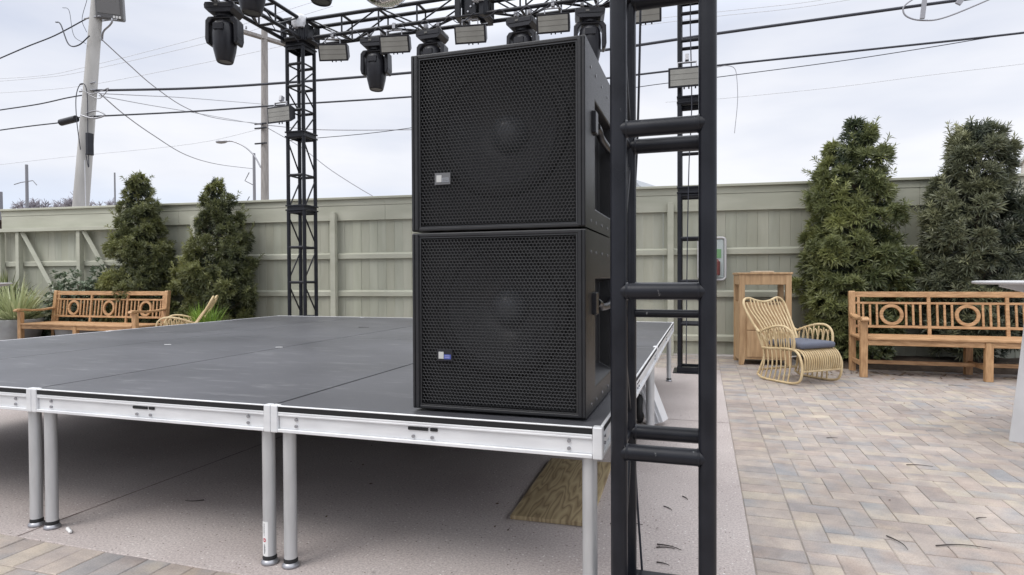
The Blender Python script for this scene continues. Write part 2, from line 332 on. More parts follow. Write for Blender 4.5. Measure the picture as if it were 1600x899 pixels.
def tag(o, label, cat, group=None, kind=None):
    if label: o['label'] = label
    if cat: o['category'] = cat
    if group: o['group'] = group
    if kind: o['kind'] = kind
    return o
def empty(name, loc=(0, 0, 0), rz=0.0):
    o = D.objects.new(name, None); COL.objects.link(o); o.location = loc; o.rotation_euler = (0, 0, rz); o.empty_display_size = 0.1; return o
def copy_tree(o, parent=None):
    c = o.copy(); COL.objects.link(c)
    if parent is not None: c.parent = parent
    for ch in list(o.children): copy_tree(ch, c)
    return c
def mesh_copy(o, parent, loc=None, rz=None):
    c = o.copy(); COL.objects.link(c); c.parent = parent
    if loc is not None: c.location = loc
    if rz is not None: c.rotation_euler.z = rz
    return c
def spline(pts, n=8):
    pts = [V(p) for p in pts]; P = [pts[0]*2-pts[1]] + pts + [pts[-1]*2-pts[-2]]; out = []
    for i in range(1, len(P)-2):
        for k in range(n):
            t = k/n; a, b, c, d = P[i-1], P[i], P[i+1], P[i+2]
            out.append(0.5*((2*b)+(-a+c)*t+(2*a-5*b+4*c-d)*t*t+(-a+3*b-3*c+d)*t**3))
    out.append(pts[-1]); return out
def TR(loc=(0,0,0), rx=0, ry=0, rz=0): return Matrix.Translation(loc) @ Matrix.Rotation(rz, 4, 'Z') @ Matrix.Rotation(ry, 4, 'Y') @ Matrix.Rotation(rx, 4, 'X')

# ================================================================== THE SETTING
g = MB(); g.box((-400, -300, -0.4), (400, 500, -0.015)); tag(g.build('ground', mat('sandy_ground', (0.17, 0.15, 0.125), 0.95, col2=(0.24, 0.21, 0.18), nscale=0.6)), None, None, kind='structure')
SX0, SX1, SY0, SY1 = -8.2, 0.479, -0.06, 5.62
g = MB(); g.box((SX0, SY0, -0.1), (SX1, SY1, 0.0)); tag(g.build('concrete_slab', M_CONC, bevel=0.004), None, None, kind='structure')
jn = MB()
for k in range(60):   # saw-cut joint, uneven edges
    y = SY0 + (SY1-SY0)*k/60; y2 = SY0 + (SY1-SY0)*(k+1)/60
    a = 0.0035+0.002*random.random()
    jn.add([(-2.455-a, y, .0012), (-2.455+a, y, .0012), (-2.455+a, y2, .0012), (-2.455-a, y2, .0012)], [(0, 1, 2, 3)])
for k in range(90):
    x = SX0 + (SX1-SX0)*k/90; x2 = SX0+(SX1-SX0)*(k+1)/90; a = .004
    jn.add([(x, 2.9-a, .0012), (x2, 2.9-a, .0012), (x2, 2.9+a, .0012), (x, 2.9+a, .0012)], [(0, 1, 2, 3)])
tag(jn.build('pavement_joint', M_JOINT), None, None, kind='structure')

PAL = [((0.445, 0.405, 0.37), 34), ((0.405, 0.37, 0.345), 32), ((0.465, 0.425, 0.37), 14), ((0.36, 0.345, 0.34), 9), ((0.335, 0.335, 0.34), 3), ((0.43, 0.38, 0.345), 16), ((0.365, 0.33, 0.31), 7)]
def pick():
    t = random.random() * sum(w_ for _, w_ in PAL)
    for c, w_ in PAL:
        t -= w_
        if t <= 0: break
    k = 0.92 + 0.14*random.random(); return (c[0]*k*.905, c[1]*k*.862, c[2]*k*.838)
pv = MB()
def brick(x0, y0, x1, y1):
    gp = 0.0014; x0 += gp; y0 += gp; x1 -= gp; y1 -= gp; b = 0.0035
    if x1-x0 < 0.02 or y1-y0 < 0.02: return
    z = random.uniform(-0.0015, 0.0012); tx = random.uniform(-.006, .006); ty = random.uniform(-.006, .006); cx, cy = (x0+x1)/2, (y0+y1)/2
    Z = lambda x, y, dz: z + dz + (x-cx)*tx + (y-cy)*ty
    j = lambda: random.uniform(-.001, .001)
    o_ = [(x0, y0), (x1, y0), (x1, y1), (x0, y1)]; i_ = [(x0+b+j(), y0+b+j()), (x1-b+j(), y0+b+j()), (x1-b+j(), y1-b+j()), (x0+b+j(), y1-b+j())]
    pv.tint = pick()
    vs = [(x, y, -0.012) for x, y in o_] + [(x, y, Z(x, y, -0.0025)) for x, y in o_] + [(x, y, Z(x, y, 0)) for x, y in i_]
    fs = [(8, 9, 10, 11)] + [(k, (k+1) % 4, 4+(k+1) % 4, 4+k) for k in range(4)] + [(4+k, 4+(k+1) % 4, 8+(k+1) % 4, 8+k) for k in range(4)]
    pv.add(vs, fs, M_PAVER)
u = 0.110
def herring(X0, Y0, X1, Y1, skip=None):
    for i in range(-2, int((X1-X0)/u)+2):
        for j in range(-2, int((Y1-Y0)/u)+2):
            q = (i-j) % 4
            if q == 0: r_ = (i, j, i+2, j+1)
            elif q == 3: r_ = (i, j, i+1, j+2)
            else: continue
            a, b, c, d = X0+r_[0]*u, Y0+r_[1]*u, X0+r_[2]*u, Y0+r_[3]*u
            a = max(a, X0); b = max(b, Y0); c = min(c, X1); d = min(d, Y1)
            if c-a > .02 and d-b > .02 and not (skip and skip((a+c)/2, (b+d)/2)): brick(a, b, c, d)
def vis(x, y):   # leave out what lies behind the camera or outside a generous cone
    dx, dy = x-0.3, y+1.882
    z = dx*-0.2988+dy*0.9542; s_ = dx*0.9543+dy*0.2988
    return z < 0.3 or abs(s_) > 1.15*z+1.2
yy = -1.9
while yy < 6.9:       # border course along the slab, bricks crosswise
    brick(SX1+.002, yy, SX1+.197, yy+u); yy += u
herring(SX1+.199, -1.9, 8.4, 7.0, skip=lambda x, y: vis(x, y) or y > 6.93+.091*(x-.55))
herring(-9.6, SY1+.002, SX1, 8.2, skip=lambda x, y: vis(x, y) or y > 6.93+.091*(x-.55))
xx = -4.6
while xx < SX1:       # two crosswise courses in front of the slab, then the field
    brick(xx, SY0-.2, xx+u, SY0-.002)
    brick(xx+.03, SY0-.402, xx+u+.03, SY0-.202); xx += u
herring(-4.6, -1.9, SX1, SY0-.404, skip=vis)
tag(pv.build('paving', fix=False), None, None, kind='structure')
# sand under the brick joints
g = MB(); g.box((-12, -1.95, -0.0145), (9, 9, -0.0045)); tag(g.build('paving_bed', mat('joint_sand', (0.27, 0.24, 0.215), 0.95, col2=(0.34, 0.305, 0.275), nscale=8)), None, None, kind='structure')

# planting beds: soil sheets with a rolled edge
def bed(x0, x1, y0, name='planting_bed'):
    b = MB(); nx, ny = 60, 10; vs = []; fs = []
    for i in range(nx+1):
        for j in range(ny+1):
            x = x0+(x1-x0)*i/nx; yb = 6.96+.091*(x-.55); y = y0+(yb-y0)*j/ny
            z = 0.004 + 0.05*min(1, j/2.5)*min(1, min(i, nx-i)/2.0) + 0.018*noise.noise(V((x*5, y*5, 1)))*min(1, j/2)
            vs.append((x+0.03*noise.noise(V((x*3, y*3, 9))), y+0.04*noise.noise(V((x*4, 0, 3))), z))
    for i in range(nx):
        for j in range(ny): a = i*(ny+1)+j; fs.append((a, a+ny+1, a+ny+2, a+1))
    b.add(vs, fs, smooth=True); return tag(b.build(name, M_SOIL), None, None, kind='structure')
bed(1.42, 8.3, 6.12); bed(-13.2, -5.9, 4.9)
# leaf litter
lt = MB()
for k in range(1500):
    if k < 900: x = random.uniform(1.4, 6.5); y = 6.1+abs(random.gauss(0, .22))
    else: x = random.uniform(1.5, 6.0); y = 5.95-abs(random.gauss(0, .22))*(.8)
    if k >= 900 and random.random() < .55: continue
    yb = 6.9+.091*(x-.55)
    if y > yb: continue
    z = .06 if y > 6.2 else .006; L = random.uniform(.02, .05); a = random.uniform(0, 6.28); wv = L*.22; ti = random.uniform(-.5, .5)
    d = V((math.cos(a), math.sin(a), ti*.3)); s_ = V((-math.sin(a), math.cos(a), ti))
    c = random.choice([(.20, .13, .08), (.13, .085, .055), (.26, .19, .12), (.09, .06, .045)]); lt.tint = c; p = V((x, y, z))
    lt.add([p-d*L, p+s_*wv, p+d*L+V((0, 0, .006)), p-s_*wv], [(0, 1, 2, 3)], mat('dead_leaves', (1, 1, 1), 0.8, col2=(1, .98, .95), attr='tint'))
tag(lt.build('leaf_litter', fix=False), 'brown dead leaves scattered on the bed under the right bench', 'leaf litter', kind='stuff')

# ------------------------------------------------------------------ fence
FX, FY, FA = 0.551, 6.978, R(5.2)
def fpt(s_, off=0, z=0): return V((FX+s_*math.cos(FA)+off*math.sin(FA), FY+s_*math.sin(FA)-off*math.cos(FA), z))
fen = tag(empty('wooden_fence', (FX, FY, 0), FA), 'tall sage green board fence with rails running behind the whole patio', 'fence')
S0, S1 = -12.25, 8.6
b = MB(); x = S0
while x < S1:
    k = random.uniform(.955, 1.035); b.tint = (k*random.uniform(.985, 1.01), k, k*random.uniform(.98, 1.015)); wd = .138; dy = random.uniform(0, .005)
    b.box((x+.0007, .012+dy, .02), (x+wd-.0007, .03+dy, 2.20), M_FENCE); x += wd
b.build('boards', parent=fen, bevel=.002, seg=1)
b = MB(); xs_ = [S0]
while xs_[-1] < S1-3: xs_.append(xs_[-1]+3.66)
xs_.append(S1)
for a, c in zip(xs_[:-1], xs_[1:]):
    b.box((a+.001, -.028, 1.985), (c-.001, .010, 2.213))
b.build('top_board', M_FENCE2, fen, bevel=.004)
b = MB()
for a, c in zip(xs_[:-1], xs_[1:]): b.box((a, -.034, 2.2155), (c, .034, 2.305))
b.build('trim_board', M_FENCE2, fen, bevel=.003)
b = MB(); b.box((S0-.03, -.075, 2.307), (S1, .075, 2.343)); b.build('cap', M_FENCE2, fen, bevel=.006)
PS = [-9.2, -8.26, -5.765, -3.23, -.70, 1.83, 4.4, 6.95]
segs = [S0+1.75+1.31] + PS[1:] + [S1]
for z in (1.39, .81, .20):
    rb = MB()
    for a, c in zip(segs[:-1], segs[1:]):
        rb.prism([(.011, z+.012), (-.03, z), (-.034, z+.07), (.011, z+.095)], a+.043, c-.043, plane='yz')
    if z != .20 or True:
        pass
    rb.build('rail', M_FENCE2, fen, bevel=.003)
for s_ in PS[1:]:
    b = MB(); b.box((s_-.041, -.118, 0), (s_+.041, -.036, 2.09)); b.prism([(s_-.041, 2.09), (s_+.041, 2.09), (s_+.03, 2.115), (s_-.03, 2.115)], -.115, -.04, plane='xz'); b.build('post', M_FENCE2, fen, bevel=.004)
# braced bay on the left
b = MB(); b.box((S0, -.16, 1.925), (-9.19, -.03, 1.985)); b.build('brace_top_rail', M_FENCE2, fen, bevel=.004)
b = MB()
for z in (1.325, .72): b.prism([(.011, z+.012), (-.03, z), (-.034, z+.07), (.011, z+.095)], S0, -9.22, plane='yz')
b.build('rail', M_FENCE2, fen, bevel=.003)
for s_ in (-12.2, -11.80, -10.51, -9.24):
    b = MB(); b.box((s_-.035, -.125, 0), (s_+.035, -.04, 1.924)); b.build('post', M_FENCE2, fen, bevel=.004)
for s_ in (-11.72, -10.42):
    b = MB(); b.tube([(s_, -.085, 1.91), (s_+1.12, -.085, .15)], .045, 4, smooth=False); b.build('brace', M_FENCE2, fen, bevel=.003)
# dark brown shed wall past the fence end
sh = tag(empty('brown_shed', fpt(-14.3, -.3)), 'dark brown shed just past the left end of the fence', 'shed')
b = MB(); b.box((-1.6, 0, 0), (1.86, 2.2, 2.13)); b.build('wall', M_BROWN, sh)
b = MB(); b.box((-1.75, -.15, 2.132), (1.9, 2.35, 2.17)); b.build('roof', M_BROWN, sh)

# white extinguisher cabinet on the fence
p = fpt(-.155, .02, 1.04)
ex = tag(empty('extinguisher_cabinet', p, FA), 'white rounded cabinet with a window hung on the fence beside the black pole', 'cabinet')
b = MB(); pts = []
for cx, cz, a0 in ((.13, .53, 0), (-.13, .53, 90), (-.13, .05, 180), (.13, .05, 270)):
    for k in range(7): a = R(a0+15*k); pts.append((cx+.045*math.cos(a), -.055, cz+.045*math.sin(a)))
b.tube(pts, .016, 8, closed=True); b.build('frame', M_WHITE, ex)
b = MB(); b.box((-.16, -.052, .02), (.16, .0, .56)); b.build('housing', mat('cabinet_grey', (.42, .47, .46), .4), ex, bevel=.02)
b = MB(); b.box((-.02, -.058, .30), (.12, -.0535, .42)); b.build('green_sign', M_GREEN, ex)
b = MB(); b.cyl((.06, -.078, .07), (.06, -.078, .25), .045, n=16); b.cyl((.06, -.078, .25), (.06, -.078, .285), .04, .015, n=16); b.build('extinguisher', M_RED, ex)

# ================================================================== STAGE
H = 0.611; PW = 1.2244; SL = 4.71; NC = 4
W = PW*NC
st = tag(empty('stage', (0, 0, 0)), 'low modular stage with black decks and silver aluminium rim on tube legs', 'stage')
for i in range(NC):
    for j in range(2):
        x1 = -i*PW; x0 = x1-PW; y0 = j*SL/2; y1 = y0+SL/2
        b = MB(); b.box((x0+.0065, y0+.005, H-.018), (x1-.0065, y1-.005, H-.001+random.uniform(-.0004, .0003)))
        d = b.build('deck_panel', M_DECK, st, bevel=.0015, seg=1)
b = MB()
for i in range(1, NC): b.box((-i*PW-.0064, .03, H-.02), (-i*PW+.0064, SL-.03, H-.0035))
b.box((-W+.03, SL/2-.0049, H-.0195), (-.03, SL/2+.0049, H-.004)); b.build('seam_strip', M_DARK, st)
# perimeter fascia: one rail per deck edge; local frame: x along, y outward, origin at top outer edge
def fascia(x0, x1, Mx, latch=True):
    a, c = x0+.031, x1-.031
    b = MB(); b.M = Mx
    b.box((a, -.010, -.0035), (c, 0, .0012))
    b.box((a, -.020, -.030), (c, -.001, -.022)); b.box((a, -.020, -.097), (c, .001, -.085))
    b.box((a, -.022, -.0849), (c, -.010, -.0301)); b.box((a, -.006, -.0375), (c, -.001, -.0302))
    r = b.build('fascia_rail', M_ALU, st, bevel=.0015, seg=1)
    b = MB(); b.M = Mx; b.box((a+.001, -.012, -.0219), (c-.001, -.0015, -.0036)); b.build('slot_insert', M_DARK, r)
    mid = (a+c)/2
    for bx in (a+.075, c-.075, mid-.035, mid+.035):
        for bz in ((-.048, -.072) if abs(bx-mid) > .1 else (-.073,)):
            b = MB(); b.M = Mx; b.cyl((bx, -.0099, bz), (bx, -.004, bz), .0058, n=10); b.build('bolt', M_SILVER, r)
    if latch:
        b = MB(); b.M = Mx; b.box((mid-.055, -.0099, -.052), (mid+.02, -.005, -.041)); b.box((mid+.028, -.0099, -.052), (mid+.055, -.005, -.041)); b.build('latch', M_DARK, r, bevel=.002)
T_ = Matrix.Translation
for i in range(NC):
    fascia(0, PW, T_((-PW*(i+1), 0, H)) @ Matrix.Scale(-1, 4, (0, 1, 0)))
    fascia(0, PW, T_((-PW*(i+1), SL, H)))
for j in range(2):
    for sd_, xo in ((1, 0), (-1, -W)):
        Mx = T_((xo, j*SL/2, H)) @ Matrix(((0, sd_, 0, 0), (1, 0, 0, 0), (0, 0, 1, 0), (0, 0, 0, 1)))
        fascia(0, SL/2, Mx)
def cpost(x, y):
    b = MB(); b.box((x-.0285, y-.0285, H-.0985), (x+.0005, y+.0005, H+.0018)); return b.build('corner_post', M_ALU, st, bevel=.004)
for i in range(NC+1):
    for yo, sy in ((0, 1), (SL, -1)):
        for sx in ((-1,) if i == 0 else ((1,) if i == NC else (-1, 1))):
            x = -i*PW
            b = MB(); xa, xb = (x-.030, x-.0008) if sx < 0 else (x+.0008, x+.030)
            if i == 0: xb = x+.002
            if i == NC: xa = x-.002
            ya, yb = (yo-.002, yo+.028) if sy > 0 else (yo-.028, yo+.002)
            b.box((xa, ya, H-.0995), (xb, yb, H+.0022)); b.build('corner_post', M_ALU, st, bevel=.004)
for x in (0, -W):
    for s_ in (-1, 1):
        b = MB(); xa, xb = (x-.028, x+.002) if x == 0 else (x-.002, x+.028)
        ya, yb = (SL/2-.03, SL/2-.0008) if s_ < 0 else (SL/2+.0008, SL/2+.03)
        b.box((xa, ya, H-.0995), (xb, yb, H+.0022)); b.build('corner_post', M_ALU, st, bevel=.004)
# under-deck cross frame, coloured black to deepen the shade under the stage
b = MB()
for i in range(NC):
    for j in range(2):
        for k in range(1, 4): yk = j*SL/2+k*SL/8; b.box((-i*PW-PW+.03, yk-.02, H-.075), (-i*PW-.03, yk+.02, H-.019))
b.build('underframe', M_RUBBER, st)
lg = None
for i in range(NC):
    for j in range(2):
        for dx in (0, 1):
            for dy in (0, 1):
                x = -i*PW-(PW-.047 if dx else .047); y = j*SL/2+(SL/2-.047 if dy else .047)
                if lg is None:
                    b = MB(); b.cyl((0, 0, .018), (0, 0, H-.098), .024, n=24); lg = b.build('leg', M_ALULEG, st)
                    b = MB(); b.lathe([(.0255, .019), (.0262, .026), (.024, .034)], 24, M_RUBBER); b.lathe([(.029, .0), (.0325, .003), (.0325, .009), (.028, .015), (.0252, .0185)], 24, M_SILVER)
                    ft = b.build('foot', None, lg); L = lg
                else: L = mesh_copy(lg, st); mesh_copy(ft, L)
                L.location = (x, y, 0)
                if i == 1 and j == 0 and dx == 0 and dy == 0:
                    a0 = R(-100); n = 8; b = MB()
                    def strip(z0, z1, w0, w1, rr, mm):
                        vs = []; 
                        for k in range(n+1): a = a0+w0+(w1-w0)*k/n; vs += [(rr*math.cos(a), rr*math.sin(a), z0), (rr*math.cos(a), rr*math.sin(a), z1)]
                        b.add(vs, [(2*k, 2*k+2, 2*k+3, 2*k+1) for k in range(n)], mm, True)
                    strip(.035, .165, -.62, .62, .0245, M_PAPER)
                    for k in range(9):
                        zz = .118+k*.0045; strip(zz, zz+.0025, -.35+random.random()*.1, -.22, .0249, M_INK)
                    for k in range(16): zz = .112+k*.003; strip(zz, zz+.002, -.08, .0+.1*random.random(), .0249, M_INK)
                    for k in range(8): zz = .045+k*.0045; strip(zz, zz+.003, -.10, .08+.12*random.random(), .0249, M_INK)
                    for k in range(10):
                        t0 = -1+k*.2; h = math.sqrt(max(0, 1-(t0+.1)**2)); strip(.096+t0*.0075, .096+(t0+.2)*.0075, -.31*h, .31*h, .0249, M_STRED)
                    strip(.0945, .0975, -.2, .2, .0252, M_PAPER)
                    b.build('sticker', None, L)
                    L['label'] = 'stage leg carrying a white sticker with a red dot'

# ================================================================== LOUDSPEAKERS
BX0, BX1, BY0, BY1 = -.680, -.064, .075, .70
BW, BH = BX1-BX0, .616
def make_speaker(name, z0, label, badge):
    root = tag(empty(name, ((BX0+BX1)/2, BY0, z0)), label, 'loudspeaker', 'stacked subwoofers on the stage corner')
    hw = BW/2; dep = BY1-BY0
    b = MB(); gx = hw-.027; g0, g1 = .012, BH-.014
    # front frame
    o_ = [(-hw, 0), (hw, 0), (hw, BH), (-hw, BH)]; i_ = [(-gx, g0), (gx, g0), (gx, g1), (-gx, g1)]
    b.add([(x, 0, z) for x, z in o_]+[(x, 0, z) for x, z in i_]+[(x, .165, z) for x, z in i_], [(k, (k+1) % 4, 4+(k+1) % 4, 4+k) for k in range(4)]+[(4+k, 4+(k+1) % 4, 8+(k+1) % 4, 8+k) for k in range(4)]+[(8, 9, 10, 11)])
    b.add([(x, dep, z) for x, z in o_], [(0, 1, 2, 3)])
    for z in (0, BH): b.add([(-hw, 0, z), (hw, 0, z), (hw, dep, z), (-hw, dep, z)], [(0, 1, 2, 3)])
    ys = [0, .182, .60, dep]; zs = [0, .075, .455, BH]
    for sx in (-1, 1):
        X = sx*hw; Xi = sx*(hw-.055)
        for a in range(3):
            for c in range(3):
                if a == 1 and c == 1: continue
                b.add([(X, ys[a], zs[c]), (X, ys[a+1], zs[c]), (X, ys[a+1], zs[c+1]), (X, ys[a], zs[c+1])], [(0, 1, 2, 3)])
        q = [(ys[1], zs[1]), (ys[2], zs[1]), (ys[2], zs[2]), (ys[1], zs[2])]; qi = [(ys[1]+.012, zs[1]+.03), (ys[2]-.01, zs[1]+.03), (ys[2]-.01, zs[2]-.012), (ys[1]+.012, zs[2]-.012)]
        b.add([(X, y, z) for y, z in q]+[(Xi, y, z) for y, z in qi], [(k, (k+1) % 4, 4+(k+1) % 4, 4+k) for k in range(4)]+[(4, 5, 6, 7)])
    cab = b.build('cabinet', M_SPK, root, fix=False)
    bm = bmesh.new(); bm.from_mesh(cab.data); bmesh.ops.remove_doubles(bm, verts=bm.verts, dist=1e-5); bmesh.ops.recalc_face_normals(bm, faces=bm.faces); bm.to_mesh(cab.data); bm.free()
    bv = cab.modifiers.new('bevel', 'BEVEL'); bv.width = .004; bv.segments = 2; bv.limit_method = 'ANGLE'; bv.angle_limit = R(50)
    for sx in (-1, 1):
        for u0, u1 in ((.0015, .010), (.0125, .0245)):
            b = MB(); b.box((sx*(hw-u0), -.005, .004), (sx*(hw-u1), -.0004, BH-.004)); b.build('side_trim', M_SPK, root, bevel=.0015)
    # hexagonal perforated steel grille with real holes
    pt = .01225; rowh = pt*math.sqrt(3)/2; Ro = pt/math.sqrt(3); Ri = Ro*.81; b = MB(); gw = gx-.003
    nr = int((g1-g0-.008)/rowh); zc0 = (g0+g1)/2-(nr-1)*rowh/2
    for r_ in range(nr):
        zc = zc0+r_*rowh; off = pt/2 if r_ % 2 else 0; n = int(2*gw/pt)
        for k in range(n):
            xc = -gw+pt/2+k*pt+off-.002
            if xc > gw-pt*.4: continue
            vs = []
            for rr, yv in ((Ro, .006), (Ri, .0052), (Ri*.97, .0095)):
                for a in range(6): an = R(60*a+30); vs.append((xc+rr*math.cos(an), yv, zc+rr*math.sin(an)))
            b.add(vs, [(a, (a+1) % 6, 6+(a+1) % 6, 6+a) for a in range(6)]+[(6+a, 6+(a+1) % 6, 12+(a+1) % 6, 12+a) for a in range(6)])
    e = .0045
    for bx in (((-gx+.0005, g0+.0005), (gx-.0005, g0+e)), ((-gx+.0005, g1-e), (gx-.0005, g1-.0005)), ((-gx+.0005, g0+e), (-gx+e, g1-e)), ((gx-e, g0+e), (gx-.0005, g1-e))):
        b.box((bx[0][0], .0035, bx[0][1]), (bx[1][0], .0095, bx[1][1]))
    gr = b.build('grille', M_GRILLE, root, fix=False)
    # badge on the grille
    bx, bz = (-.2125+.021, .180) if badge == 'grey' else (-.2125+.025, .190)
    b = MB(); wx, wz = .029, .020
    b.box((bx-wx, .0005, bz-wz), (bx+wx, .005, bz+wz), M_BADGEG if badge == 'grey' else M_FIX)
    b.box((bx-.022, -.0012, bz-.012), (bx-.003, .0004, bz+.012), M_BADGEW)
    c = M_BADGEG if badge == 'grey' else M_BLUE
    b.box((bx-.002, -.0010, bz-.013), (bx+.024, .0004, bz+.003), mat('badge_pale', (.22, .23, .25), .4) if badge == 'grey' else c)
    b.box((bx+.001, -.0016, bz-.009), (bx+.02, -.0011, bz-.0065), M_BADGEG if badge == 'grey' else mat('badge_violet', (.25, .27, .5), .4)); b.box((bx+.001, -.0016, bz-.003), (bx+.02, -.0011, bz-.0005), M_BADGEG if badge == 'grey' else mat('badge_violet', (.25, .27, .5), .4))
    b.build('badge', None, gr, bevel=.0008)
    # baffle board with a round opening, driver cone behind the grille
    bf = MB(); cz = BH/2+.045; n = 64; vs = []
    for k in range(n):
        a = 2*PI*k/n; c_, s_ = math.cos(a), math.sin(a); t_ = min((gx)/abs(c_) if abs(c_) > 1e-6 else 9, ((g1-cz) if s_ > 0 else (cz-g0))/abs(s_) if abs(s_) > 1e-6 else 9)
        vs += [(.005+.243*c_, .05, cz+.243*s_), (c_*t_, .05, cz+s_*t_), (.005+.243*c_, .06, cz+.243*s_)]
    bf.add(vs, [(3*k, 3*((k+1) % n), 3*((k+1) % n)+1, 3*k+1) for k in range(n)]+[(3*k, 3*k+2, 3*((k+1) % n)+2, 3*((k+1) % n)) for k in range(n)])
    bf.build('baffle', mat('baffle_black', (0.016, 0.016, 0.017), 0.7), root, fix=False)
    cz = BH/2+.045; dr = MB()
    dr.lathe([(.245, .0545), (.245, .048), (.228, .044), (.218, .042), (.205, .046), (.198, .052)], 48, mat('baffle_black', (0.016, 0.016, 0.017), 0.7), c=(.005, 0, cz), axis='y', caps=False)
    dr.lathe([(.198, .0521), (.15, .095), (.11, .125), (.07, .15), (.02, .155)], 48, M_CONE, c=(.005, 0, cz), axis='y', caps=False)
    drv = dr.build('driver', None, root, fix=True)
    dm = MB(); dm.lathe([(.066, .150), (.064, .132), (.058, .115), (.047, .101), (.033, .091), (.017, .085), (.002, .084)], 36, M_DOME, c=(.005, 0, cz), axis='y'); dm.build('dust_cap', None, drv)
    # handles: T-shaped end plate and a bar along the recess
    for sx in (-1, 1):
        b = MB(); X = sx*(hw+.006); zc = .368
        b.box((sx*(hw-.012), .128, zc-.038), (sx*(hw+.013), .178, zc+.038)); b.box((sx*(hw-.012), .1781, zc-.019), (sx*(hw+.008), .215, zc+.019))
        b.box((sx*(hw-.012), .608, zc-.045), (sx*(hw+.008), .619, zc+.045))
        b.tube(spline([(X-sx*.004, .21, zc), (X-sx*.004, .26, zc-.004), (X-sx*.004, .31, zc-.02), (X-sx*.004, .50, zc-.02), (X-sx*.004, .56, zc-.004), (X-sx*.004, .612, zc)], 5), .014, 10)
        b.build('handle', M_FIX, root, bevel=.003)
    bt = None
    for sx in (-1, 1):
        for zc in (.028, .545):
            for yc in (.10, .20, .33, .47):
                if bt is None:
                    b = MB(); b.cyl((0, 0, 0), (.0025, 0, 0), .0055, n=10); bt = b.build('bolt', M_SILVER, root); q = bt
                else: q = mesh_copy(bt, root)
                q.location = (sx*hw if sx > 0 else -hw-.0025, yc, zc)
    for sx in (-1, 1):
        for yc in (.06, dep-.06): b = MB(); b.cyl((sx*(hw-.06), yc, -.006), (sx*(hw-.06), yc, .001), .02, n=16); b.build('foot', M_RUBBER, root)
    return root
make_speaker('loudspeaker', H+.008, 'lower black loudspeaker with a blue and white badge, standing on the stage corner', 'blue')
make_speaker('loudspeaker', H+.008+BH+.006, 'upper black loudspeaker with a grey badge, stacked on top of the other one', 'grey')

# ================================================================== LIGHTING TRUSS
TZ = 4.35; CC = .254; RC = .0254
tr = tag(empty('lighting_truss', (0, 0, 0)), 'black steel box truss rig of columns and overhead beams around the stage', 'truss')
def column(cx, cy, near=False):
    col = empty('column', (cx, cy, 0)); col.parent = tr
    MK = M_BLACKN if near else M_BLACK
    h = CC/2; C4 = [(-h, -h), (h, -h), (h, h), (-h, h)]
    n = 24 if near else 10
    ends = [(.07, 2.03), (2.09, 3.04), (3.10, TZ-.06)]
    for x, y in C4:
        b = MB()
        for z0, z1 in ends: b.cyl((x, y, z0), (x, y, z1), RC, n=n)
        b.build('chord', MK, col)
    zs = [.07, .552, 1.035, 1.518, 2.0, 2.51, 3.03, 3.40, 3.73, 4.03]
    rr = .0248 if near else .02
    for z in zs[1:] if near else zs[1:]:
        b = MB()
        if z in (2.0, 3.03) and not near and False:
            for s1 in (-.035, .035):
                for k in range(4):
                    p0, p1 = C4[k], C4[(k+1) % 4]; b.box((min(p0[0], p1[0])-.026, min(p0[1], p1[1])-.026, z+s1-.006), (max(p0[0], p1[0])+.026, max(p0[1], p1[1])+.026, z+s1+.006)) if False else b.cyl((*p0, z+s1), (*p1, z+s1), .014, n=8)
        else:
            b.cyl((-h, -h, z), (h, -h, z), rr, n=n); b.cyl((-h, h, z), (h, h, z), rr, n=n)
            b.cyl((-h, -h, z), (-h, h, z), .012, n=10); b.cyl((h, -h, z), (h, h, z), .012, n=10)
            if near:   # weld beads
                for yq in (-h, h):
                    for xq, d in ((-h+.022, 1), (h-.022, -1)): b.cyl((xq, yq, z), (xq+d*.006, yq, z), rr+.004, rr+.001, n=n)
        b.build('rung', MK, col)
    if near:
        b = MB(); b.cyl((-h, h, 0.955), (h, h, 0.955), .0135, n=12); b.build('rung', MK, col)
    for x in (-h, h):
        b = MB(); fl = 1
        for z0, z1 in zip(zs[:-1], zs[1:]):
            b.cyl((x, -h*fl, z0+.05), (x, h*fl, z1-.05), .0105, n=8); fl = -fl
        b.build('side_bracing', MK, col)
    # bolted end frames
    for z in ([.04] + ([2.06, 3.07] if not near else [2.6])) + [TZ-.045]:
        b = MB(); t = .028 if z == .04 else .010
        for zz in ((z,) if z == .04 else (z-.03, z+.03)):
            hh = h+.03
            for q in ((-hh, -hh, hh, -hh+.05), (-hh, hh-.05, hh, hh), (-hh, -hh+.0501, -hh+.05, hh-.0501), (hh-.05, -hh+.0501, hh, hh-.0501)):
                b.box((q[0], q[1], zz-t), (q[2], q[3], zz+t))
        b.build('end_frame', MK, col, bevel=.002)
    for zc_, hh_ in ([] if near else [(2.06, .028), (3.07, .04)]) + [(TZ-.075, .05)]:
        q = h+.012; b = MB()
        for k in range(4):
            m4 = Matrix.Rotation(k*PI/2, 4, 'Z'); b.M = m4; b.box((-q, -q-.003, zc_-hh_), (q, -q+.003, zc_+hh_))
        b.build('collar_plate', MK, col)
    b = MB(); b.box((-.2, -.2, 0), (.2, .2, .011)); b.build('base_plate', MK, col, bevel=.002)
    return col
CL = [(.183, .098), (.165, 5.42), (-5.05, 5.42), (-5.05, .10)]
column(*CL[0], near=True); column(*CL[1]); column(*CL[2]); column(*CL[3])
